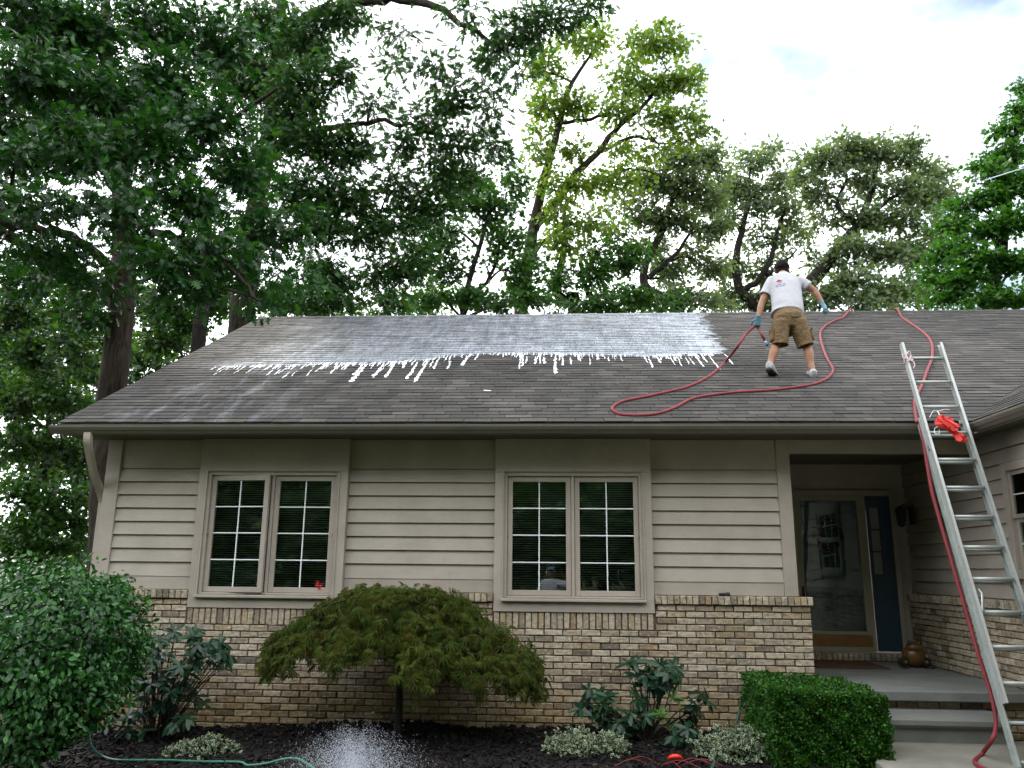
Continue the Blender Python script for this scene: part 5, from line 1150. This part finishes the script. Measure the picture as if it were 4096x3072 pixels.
# trees across the street, mirrored in the window panes
def far_tree(x, y, h, w, seed, lab, mat, n=46, m=120):
    r = np.random.default_rng(seed); root = tag(empty('street_tree', (x, y, -.35)), lab, 'tree', 'trees across the street mirrored in the windows')
    wood = MB(); wood.tube([(0, 0, -.1), (.1, 0, h*.25), (.1, .1, h*.55), (0, 0, h*.9)], [.02*h, .016*h, .010*h, .05], 9); LP = []
    for k in range(n):
        d = unit(r.normal(0, 1, 3)); c = np.array([0, 0, h*.53])+d*np.array([w, w, h*.46])*r.uniform(.35, 1)
        wood.tube([(0, .05, h*r.uniform(.1, .6)), c*np.array([.5, .5, .92]), c], [.08, .05, .02], 5, False); LP.append(c+r.normal(0, 1, (m, 3))*np.array([w*.22, w*.22, h*.05]))
    LP = np.concatenate(LP); LP[:, 2] = np.abs(LP[:, 2]-.3)+.3; N = len(LP); wood.build('trunk', m_bark2, root); nr = r.normal(0, .6, (N, 3)); nr[:, 2] += .4
    leaf_obj('crown', QUAD, LP, r.normal(0, 1, (N, 3)), nr, r.uniform(.035, .055, N)*(h+4), mat, root)
STREET = [(x, -33-2*math.sin(x*1.7), 20+1.2*math.cos(x), 5.6) for x in (-37, -29, -21, -13, -5.5, 2, 10, 18, 26, 34)]+[(x, -28-1.5*math.sin(x), 8.5+math.cos(x*2), 4.2) for x in (-25, -18, -12, -6.5, -1.5, 3.5, 9, 15)]  # tall rear row sized and spaced to block low sky, deepening porch shade
for i, (x, y, h, w) in enumerate(STREET): far_tree(x, y, h, w, 60+i, 'leafy street tree mirrored darkly in the window panes', (ml_mid, ml_under)[i % 2])

# ================================================================== shrubs and bed plants
def twigs(mb, base, pts, r0=.012, n=4):
    for p in pts: mb.tube(np.array([base+np.array([RNG.normal(0, .03), RNG.normal(0, .03), 0]), base+(p-base)*.5+np.array([0, 0, .06]), p]), [r0, r0*.7, r0*.3], n, False)
def shell_leaves(r, c, rad, n, inner=.72, zmin=None, power=1.0, lump=.10):
    d = unit(r.normal(0, 1, (n, 3))); ph = np.sin(d[:, 0]*7+c[0])*np.sin(d[:, 1]*6+1)*np.sin(d[:, 2]*8+2)
    p = c+d*rad*(r.uniform(inner, 1, n)*(1+lump*ph))[:, None]
    if zmin is not None: k = p[:, 2] > zmin; p, d = p[k], d[k]
    return p, d
# big rounded shrub, left foreground
ml_shrub = leafmat('shrub_leaf', [(.010, .060, .010), (.016, .082, .013), (.026, .110, .017), (.048, .150, .026), (.008, .042, .010)], .32, .34, .26, patch=2.2)
c = at(95, 1400, Y=-1.7); r = np.random.default_rng(31); bs = np.array([c[0], c[1], -.15]); rt = tag(empty('rounded_shrub', tuple(bs)), 'large rounded green shrub filling the lower left corner', 'shrub')
PT = []; DR = []
for (u, v, ru, rv, Y, n) in ((90, 1370, 215, 155, -1.75, 5200), (225, 1390, 98, 128, -1.5, 2600), (30, 1480, 190, 160, -2.0, 3600), (170, 1480, 115, 105, -1.75, 2000), (40, 1300, 150, 90, -1.3, 1800), (225, 1300, 70, 62, -1.3, 900), (60, 1590, 95, 60, -2.05, 900)):
    q, rad = clump_from(u, v, ru, rv, Y); p, d = shell_leaves(r, q, rad, n, .62, lump=.24); PT.append(p); DR.append(d)
for k in range(26):
    q = at(r.uniform(20, 200), r.uniform(1205, 1250), Y=-1.5); PT.append(q+r.normal(0, .035, (9, 3))); DR.append(np.tile([0, -.2, 1.], (9, 1)))
p = np.concatenate(PT); d = np.concatenate(DR); N = len(p); mb = MB(); twigs(mb, bs, p[r.integers(0, N, 160)], .016); mb.V = [v_-bs for v_ in mb.V]; mb.build('stems', m_bark2, rt)
ax = d*.5+r.normal(0, .5, (N, 3)); ax[:, 2] -= .55; nr = d*.9+r.normal(0, .45, (N, 3)); nr[:, 2] += .5
leaf_obj('foliage', oval_leaf(.30), p, ax, nr, .062*r.uniform(.6, 1.25, N), ml_shrub, rt, base=bs)
# laceleaf maple
ml_lace = leafmat('laceleaf', [(.045, .085, .016), (.070, .105, .020), (.105, .120, .028), (.038, .085, .018), (.095, .088, .022), (.130, .085, .022), (.080, .130, .026), (.060, .105, .020)], .5, .25, .34, tint=(1.25, 1.2, .5), patch=3.)
r = np.random.default_rng(33); bs = at(858, 1603, Y=-.72); bs[2] = float(bedz(bs[0], bs[1]))-.03
rt = tag(empty('weeping_maple', tuple(bs)), 'weeping laceleaf maple with bronze-green foliage before the brick wall', 'tree'); mb = MB()
tr = np.array([bs, at(862, 1520, Y=-.72), at(866, 1440, Y=-.74), at(875, 1370, Y=-.75)]); mb.tube(catmull(tr, 5)-bs, np.interp(np.linspace(0, 3, 16), range(4), [.045, .036, .032, .026]), 9)
top = at(872, 1330, Y=-.75); LP = []; LA = []; LN_ = []
for k in range(300):
    az = r.uniform(0, 2*math.pi); ca, sa = math.cos(az), math.sin(az); fr_ = r.uniform(.15, 1)**.6
    Rx = (1.36 if ca < 0 else 1.33); Ry = .62
    e_h = fr_; ex_ = top[0]+ca*Rx*e_h; ey_ = min(top[1]+sa*Ry*e_h, -.08)
    side = abs(ca)*e_h
    zt = 1.36-.55*e_h**2.2+r.normal(0, .03)
    if ca > 0: zt -= .10*e_h
    if ca > .2 and e_h > .55: zt -= .05
    p1 = top+np.array([ca*Rx*e_h*.45, sa*Ry*e_h*.4, .02]); p1[2] = min(1.33, zt+.10); p2 = np.array([ex_, ey_, zt]); drop = r.uniform(.10, .36)*(.35+.9*side); p3 = p2+np.array([ca*.09, sa*.05, -drop])
    pa = catmull(np.array([top+np.array([0, 0, -.12]), p1, p2, p3]), 7); mb.tube(pa-bs, np.linspace(.010, .002, len(pa)), 4, False)
    m = int(22+26*e_h); ii = r.uniform(.34, 1, m)*(len(pa)-1.001); i0 = ii.astype(int); f = (ii-i0)[:, None]; P = pa[i0]*(1-f)+pa[i0+1]*f+r.normal(0, .038, (m, 3)); P[:, 1] = np.minimum(P[:, 1], -.07); LP.append(P)
    A = np.tile([ca*.35, sa*.35-.15, -.62], (m, 1))+r.normal(0, .36, (m, 3)); LA.append(A); LN_.append(np.tile([ca*.6, sa*.6-.35, .75], (m, 1))+r.normal(0, .35, (m, 3)))
p = np.concatenate(LP); N = len(p); mb.build('trunk', m_bark2, rt, smooth=True); leaf_obj('crown', LACE, p, np.concatenate(LA), np.concatenate(LN_), .098*r.uniform(.6, 1.25, N), ml_lace, rt, base=bs)
q = at(690, 1268, Y=-.62)+r.normal(0, .012, (7, 3)); mb = MB(); leaf_obj('red_leaf_tuft', LACE, q, r.normal(0, 1, (7, 3)), r.normal(0, 1, (7, 3)), np.full(7, .05), leafmat('red_lace', [(.42, .03, .03), (.5, .05, .05)], .5, .3), rt, base=bs)
# rhododendrons: whorls of long glossy leaves, each leaf its own part
ml_rho = leafmat('rhododendron_leaf', [(.007, .030, .012), (.010, .040, .016), (.015, .050, .018), (.009, .034, .017)], .30, .32, .14, patch=3)
ml_rhon = leafmat('rhododendron_new_leaf', [(0.036, 0.102, 0.012), (0.054, 0.132, 0.018)], .3, .5, .25)
LV, LT, LE = T_([(0, 0, 0), (.22, .125, .035), (.55, .180, .045), (.84, .125, .02), (1, 0, -.03), (.84, -.125, .02), (.55, -.180, .045), (.22, -.125, .035), (.3, 0, .0), (.65, 0, .0)], [(0, 8, 1), (0, 7, 8), (8, 2, 1), (8, 9, 2), (9, 3, 2), (9, 4, 3), (9, 5, 4), (9, 6, 5), (8, 6, 9), (8, 7, 6)])
def rho_mesh(bend, mat, nm):
    V = LV.copy(); V[:, 2] -= bend*V[:, 0]**2; me = np_mesh(nm, V, LT, None, LE, smooth=True); me.materials.append(mat); return me
rme = [rho_mesh(b_, ml_rho, 'leaf') for b_ in (.10, .22, .34)]; rmn = [rho_mesh(.05, ml_rhon, 'leaf')]
def rhodo(label, base_uv, whorls, Y, seed, size=.135, lo=8, hi=11):
    r = np.random.default_rng(seed); bs = at(*base_uv, Y=Y); bs[2] = float(bedz(bs[0], bs[1]))-.02; rt = tag(empty('rhododendron', tuple(bs)), label, 'shrub'); mb = MB(); cnt = 0; extra = MB()
    full = list(whorls)
    for w in whorls:
        if not (len(w) > 2 and w[2]): full.append((w[0]+r.normal(0, 16), w[1]+abs(r.normal(0, 12))+3, False, r.uniform(-.05, .2)))
    for w in full:
        u, v = w[:2]; yy = Y+r.uniform(-.26, .18)+(w[3] if len(w) > 3 else 0); c = at(u, v, Y=min(yy, -.10)); new = len(w) > 2 and w[2]
        out = unit(np.array([(c[0]-bs[0])*.8, -.45, .75])+r.normal(0, .22, 3)); mb.tube(np.array([bs+r.normal(0, .03, 3)*np.array([1, 1, 0]), bs+(c-bs)*.45+np.array([0, 0, .04])+r.normal(0, .03, 3), c-out*.05, c])-bs, [.009, .006, .0045, .0035], 5, False)
        n = int(r.integers(lo, hi)); a0 = r.uniform(0, 6.28); t1 = unit(np.cross(out, [0, 1, .1])); t2 = np.cross(out, t1)
        for k in range(n):
            a = a0+k*2*math.pi/n+r.normal(0, .25); dr_ = r.uniform(-.5, .55) if not new else r.uniform(.1, .9); dd = unit(t1*math.cos(a)+t2*math.sin(a)+out*dr_*.8+np.array([0, 0, -.12])); nn = unit(out-dd*(out @ dd)+r.normal(0, .2, 3)); nn = unit(nn-dd*(nn @ dd)); sd_ = np.cross(nn, dd)
            s = size*r.uniform(.65, 1.15)*(.8 if new else 1); R_ = np.stack([dd, sd_, nn])*s
            if cnt < 298:
                o = D.objects.new('leaf', rmn[0] if new else rme[int(r.integers(3))]); Mx = Matrix.Identity(4)
                for i in range(3): Mx[i][0] = dd[i]*s; Mx[i][1] = sd_[i]*s; Mx[i][2] = nn[i]*s; Mx[i][3] = c[i]-bs[i]
                link(o, rt); o.matrix_local = Mx; cnt += 1
            else: extra.add(LV @ R_+c-bs, LT)
    mb.build('stems', m_bark2, rt)
    if extra.n: extra.build('leaves', ml_rho, rt, 'stuff', True)
rhodo('dark glossy rhododendron beside the big rounded shrub at left', (330, 1620), [(376, 1365), (420, 1365), (478, 1389), (427, 1393), (492, 1417), (359, 1413), (420, 1420), (455, 1427), (342, 1454), (407, 1454), (325, 1478), (369, 1495), (300, 1502), (424, 1505), (318, 1536), (275, 1567), (240, 1556), (376, 1563), (403, 1553), (342, 1382), (390, 1440), (350, 1520), (290, 1545), (330, 1425), (395, 1480), (310, 1580), (450, 1400), (360, 1470), (300, 1470)], -.55, 71)
rhodo('dark rhododendron with a few lime new leaves under the right window', (1400, 1640), [(1373, 1428), (1400, 1438), (1427, 1438), (1456, 1440), (1432, 1460), (1464, 1467), (1395, 1460), (1408, 1479), (1271, 1489), (1300, 1501), (1261, 1518), (1305, 1518), (1369, 1496, True), (1383, 1510), (1281, 1538), (1454, 1508, True), (1517, 1499), (1505, 1526), (1493, 1540), (1359, 1538), (1395, 1547), (1432, 1543, True), (1334, 1562), (1364, 1567), (1420, 1582), (1456, 1591), (1408, 1606), (1444, 1616), (1481, 1567), (1446, 1570, True), (1340, 1585), (1385, 1590), (1310, 1545), (1400, 1455, True)], -.62, 72)
# clipped box hedge by the porch step
ml_box = leafmat('box_leaf', [(0.014, 0.063, 0.007), (0.023, 0.092, 0.010), (0.039, 0.132, 0.014), (0.071, 0.184, 0.021), (0.010, 0.046, 0.007)], .4, .28, .28, patch=5)
r = np.random.default_rng(35); HX0, HX1, HY0, HY1, HZ1 = 1.80, 2.78, -1.52, -.32, .60; bs = np.array([(HX0+HX1)/2, (HY0+HY1)/2, -.06]); rt = tag(empty('box_hedge', tuple(bs)), 'clipped green box hedge standing beside the porch step', 'hedge')
def hedge_x(z, y): return 0.0
PT = []; DR = []
def face(n, f, d): 
    a, b_ = r.uniform(0, 1, n), r.uniform(0, 1, n); p = f(a, b_); p = p+unit(r.normal(0, 1, (n, 3)))*r.uniform(0, .028, n)[:, None]-np.array(d)*(r.uniform(0, .07, n)**1.3)[:, None]; PT.append(p); DR.append(np.tile(np.array(d, float), (n, 1)))
HW_ = HX1-HX0; HD = HY1-HY0; HH = HZ1+.08
und = lambda a, b_: .022*np.sin(a*17+1)*np.sin(b_*13)+.016*np.sin(a*31+b_*23)
face(13000, lambda a, b_: np.stack([HX0+HW_*a, HY0+HD*b_, HZ1+und(a, b_)-.05*a], 1), (0, 0, 1)); face(17000, lambda a, b_: np.stack([HX0+HW_*a, HY0+und(a, b_)-.03*(1-b_), -.08+HH*b_-.05*a*b_], 1), (0, -1, 0))
face(6000, lambda a, b_: np.stack([HX0+und(a, b_), HY0+HD*a, -.08+HH*b_], 1), (-1, 0, 0)); face(8000, lambda a, b_: np.stack([HX1+und(a, b_), HY0+HD*a, -.08+(HH-.05)*b_], 1), (1, 0, 0))
p = np.concatenate(PT); d = np.concatenate(DR); N = len(p); ax = d*.7+r.normal(0, .6, (N, 3)); ax[:, 2] += .25
leaf_obj('foliage', quad_leaf(.34), p, ax, d*.5+r.normal(0, .6, (N, 3))+np.array([0, 0, .35]), .026*r.uniform(.6, 1.3, N), ml_box, rt, base=bs)
k = 260; q = p[r.integers(0, N, k)]; mb = MB(); twigs(mb, bs+np.array([0, 0, 0]), q, .010); mb.V = [v_-bs for v_ in mb.V]; mb.box(HX0+.09-bs[0], HX1-.09-bs[0], HY0+.09-bs[1], HY1-.09-bs[1], 0, HZ1-.16-bs[2], .03); mb.build('stems', m_soil, rt)  # twigs plus an added dark core box that stops the hedge showing through
# variegated euonymus mounds
ml_euo = leafmat('variegated_leaf', [(0.020, 0.058, 0.015), (0.030, 0.075, 0.018), (0.043, 0.095, 0.025)], .4, .45, .22, rim=(.42, .46, .34), patch=6)
for i, (u, v, ru, rv, Y, lab, n) in enumerate(((442, 1637, 78, 42, -1.25, 'small variegated shrub crossed by the pale green hose at left', 2200), (1265, 1628, 96, 48, -1.15, 'white-edged variegated shrub below the right window, left of the rhododendron', 3400), (1597, 1626, 98, 52, -1.1, 'white-edged variegated shrub in front of the box hedge', 3400))):
    r = np.random.default_rng(80+i); c, rad = clump_from(u, v, ru, rv, Y); c[2] -= .03; rad = rad*np.array([1, .9, 1.0]); bs = np.array([c[0], c[1], float(bedz(c[0], c[1]))-.02]); rt = tag(empty('variegated_shrub', tuple(bs)), lab, 'shrub', 'variegated shrubs in the planting bed')
    p, d = shell_leaves(r, c, rad, n, .45, bs[2]+.02, lump=.35); sp_n = 34
    q = np.concatenate([c+unit(np.array([r.normal(0, 1), r.normal(0, .6), abs(r.normal(0, 1))+.3]))*rad*r.uniform(1.0, 1.22)+r.normal(0, .012, (8, 3)) for _ in range(sp_n)]); p = np.vstack([p, q]); d = np.vstack([d, np.tile([0, -.3, .8], (len(q), 1))]); N = len(p)
    mb = MB(); twigs(mb, bs, p[r.integers(0, N, 60)], .006); mb.V = [v_-bs for v_ in mb.V]; mb.build('stems', m_bark2, rt); leaf_obj('foliage', oval_leaf(.30), p, d*.5+r.normal(0, .6, (N, 3)), d*.6+r.normal(0, .5, (N, 3))+np.array([0, -.1, .5]), .040*r.uniform(.6, 1.2, N), ml_euo, rt, base=bs)
# ================================================================== the bed: mulch, leaves, hoses, spray
r = np.random.default_rng(41); n = 9500; x = r.uniform(-6.2, 2.8, n); y = -.02-r.uniform(0, 1, n)**1.1*2.6; z = bedz(x, y)+r.uniform(-.004, .022, n)
cube = np.array([(a, b_, c_) for c_ in (-1, 1) for b_ in (-1, 1) for a in (-1, 1)], float); sz = np.stack([r.uniform(.012, .036, n), r.uniform(.007, .018, n), r.uniform(.004, .011, n)], 1)
ang = r.uniform(0, 6.28, n); tl = r.normal(0, .45, n); W_ = cube[None]*sz[:, None]*(1+r.normal(0, .22, (n, 8, 1)))
X_ = W_[..., 0]*np.cos(tl)[:, None]-W_[..., 2]*np.sin(tl)[:, None]; Z_ = W_[..., 0]*np.sin(tl)[:, None]+W_[..., 2]*np.cos(tl)[:, None]; Y_ = W_[..., 1]
V = np.stack([X_*np.cos(ang)[:, None]-Y_*np.sin(ang)[:, None]+x[:, None], X_*np.sin(ang)[:, None]+Y_*np.cos(ang)[:, None]+y[:, None], Z_+z[:, None]], -1).reshape(-1, 3)
Q = np.array([(0, 2, 3, 1), (4, 5, 7, 6), (0, 1, 5, 4), (2, 6, 7, 3), (0, 4, 6, 2), (1, 3, 7, 5)])
tag(mesh_obj('mulch', np_mesh('mulch', V, None, (Q[None]+(np.arange(n)*8)[:, None, None]).reshape(-1, 4)), m_mulch, None, 'stuff'), 'black wood mulch covering the planting bed', 'mulch')
n = 150; p = np.stack([r.uniform(-4.2, 2.2, n), r.uniform(-2.2, -.1, n), np.zeros(n)], 1); p[:, 2] = bedz(p[:, 0], p[:, 1])+.026; nr = r.normal(0, .3, (n, 3)); nr[:, 2] += 1
tag(leaf_obj('fallen_leaves', OVAL, p, r.normal(0, 1, (n, 3))*np.array([1, 1, .1]), nr, r.uniform(.03, .075, n), leafmat('dry_leaf', [(0.096, 0.054, 0.021), (0.144, 0.090, 0.036), (0.060, 0.030, 0.015)], .8, .2, .1), None), 'dry tan leaves scattered over the black mulch', 'fallen leaves')
def gh(u, v, up=0.0):
    p = at(u, v, z=-.10); p[2] = 0
    for _ in range(4):
        zz = float(bedz(p[0], p[1]))+.022+up; p = at(u, v, z=zz)
    return p
P = [at(140, 1545, Y=-1.45), at(157, 1538, Y=-1.42), at(171, 1538, Y=-1.40), at(181, 1550, Y=-1.40), at(188, 1570, Y=-1.38), at(195, 1598, Y=-1.36), at(202, 1618, Y=-1.36)]+[gh(u, v, .01) for u, v in ((222, 1633), (248, 1641), (280, 1642), (359, 1642), (430, 1645), (516, 1646), (535, 1653), (574, 1649), (615, 1639), (643, 1639), (663, 1649), (678, 1660))]+[gh(700, 1680)]
tag(MB().tube(catmull(P, 6), .0095, 9).build('garden_hose', m_teal, None, smooth=True), 'pale green garden hose arching out of the rounded shrub along the bed', 'hose')
P = [at(1616, 1487, Y=-.09), at(1613, 1504, Y=-.12), at(1603, 1516, Y=-.16), at(1598, 1533, Y=-.19), at(1593, 1555, Y=-.23), at(1588, 1579, Y=-.28), gh(1583, 1598), gh(1570, 1615), gh(1552, 1630), gh(1545, 1643), gh(1538, 1660), gh(1525, 1690)]
tag(MB().tube(catmull(P, 6), .013, 9).build('garden_hose', m_green, None, smooth=True), 'dark green garden hose hanging from the wall tap by the hedge', 'hose')
c = at(1617, 1475, Y=-.06); tp = tag(empty('wall_tap', tuple(c)), 'black and chrome hose tap on the brick wall by the hedge', 'tap')
MB().tube([(0, .06, .02), (0, -.02, .02)], .016, 10).tube([(0, -.02, .03), (0, -.03, -.05)], [.022, .017], 10).build('tap_body', m_black, tp); MB().tube([(-.045, -.02, .035), (.0, -.035, .045), (.04, -.02, .03)], [.014, .012, .016], 8).ell((.035, -.03, .02), (.024, .018, .024), 10, 8).build('tap_handle', m_black, tp); MB().tube([(0, -.03, -.05), (.002, -.032, -.085)], .014, 10).build('coupling', m_steel, tp)
# red scrap and red creeping stems
c = gh(1459, 1645, .015); q = np.array([c+np.array([.062*math.cos(a), .02*math.cos(a*2), .045*math.sin(a)]) for a in np.linspace(.15, 3.0, 10)]); tag(MB().tube(q, [.006, .014, .018, .02, .021, .021, .02, .018, .014, .006], 8).build('red_scrap', m_red, None, smooth=True), 'bright red curved plastic scrap lying on the mulch', 'scrap')
mb = MB()
for k in range(7):
    a = gh(1410+k*11+r.normal(0, 6), 1652, .01); b_ = a+np.array([r.uniform(-.35, .35), r.uniform(-.25, .05), .0]); b_[2] = float(bedz(b_[0], b_[1]))+.03; mb.tube(catmull(np.array([a, (a+b_)/2+np.array([0, 0, .05]), b_]), 4), .0035, 4, False)
tag(mb.build('creeping_stems', simple('red_stem', (.16, .018, .02), .6, .3), None, 'stuff'), 'thin red creeping stems on the mulch below the rhododendron', 'stems')
tag(MB().tube([(-.055, 0, 0), (.02, 0, .0), (.028, 0, 0), (.06, 0, 0)], [.015, .016, .021, .021], 10).build('torch', m_black, None), 'small black torch lying on the brick ledge', 'torch')
o = D.objects['torch']; o.location = (1.73, .000, CAPZ1+.020); o.rotation_euler = (0, 0, .15)
# sprinkler spray: fine drops on ballistic arcs
t = NT('spray_water'); m_drop = t.end(t.bsdf((.82, .86, .93), .15, .5, **{'Transmission Weight': .35, 'IOR': 1.33}))
s0 = gh(765, 1700); n = 34000; az = r.normal(-math.pi/2, 1.15, n); el = np.radians(r.uniform(38, 86, n)); sp = 1.7+1.25*r.uniform(0, 1, n)**.8; sp = np.where(r.uniform(0, 1, n) < .12, sp*1.12, sp); tt = r.uniform(.03, .55, n)
vx, vy, vz = sp*np.cos(el)*np.cos(az)*.95, sp*np.cos(el)*np.sin(az)*.6, sp*np.sin(el); p = s0+np.stack([vx*tt, vy*tt, vz*tt-4.905*tt*tt], 1); dirs = unit(np.stack([vx, vy, vz-9.81*tt], 1)); k = p[:, 2] > bedz(p[:, 0], p[:, 1])+.01; p, dirs = p[k], dirs[k]; n = len(p)
octa = T_([(1.4, 0, 0), (-1, .5, -.3), (-1, -.5, -.3), (-1, 0, .55)], [(0, 2, 1), (0, 3, 2), (0, 1, 3), (1, 2, 3)])
V, T, e = scatter(octa, p, dirs, unit(r.normal(0, 1, (n, 3))), r.uniform(.0010, .0030, n)); tag(mesh_obj('water_spray', np_mesh('water_spray', V, T), m_drop, None, 'stuff'), 'fine water spray fanning up from the planting bed', 'spray')
# overhead wire at the right edge
P = np.array([at(2120, 392, Y=9.0), at(2160, 379, Y=7.0), at(2230, 358, Y=4.5), at(2400, 320, Y=0)]); tag(MB().tube(catmull(P, 6), .012, 6).build('overhead_wire', simple('pale_cable', (.35, .45, .5), .5, .4), None), 'pale overhead wire in front of the bright maple at right', 'wire')
if False: pass
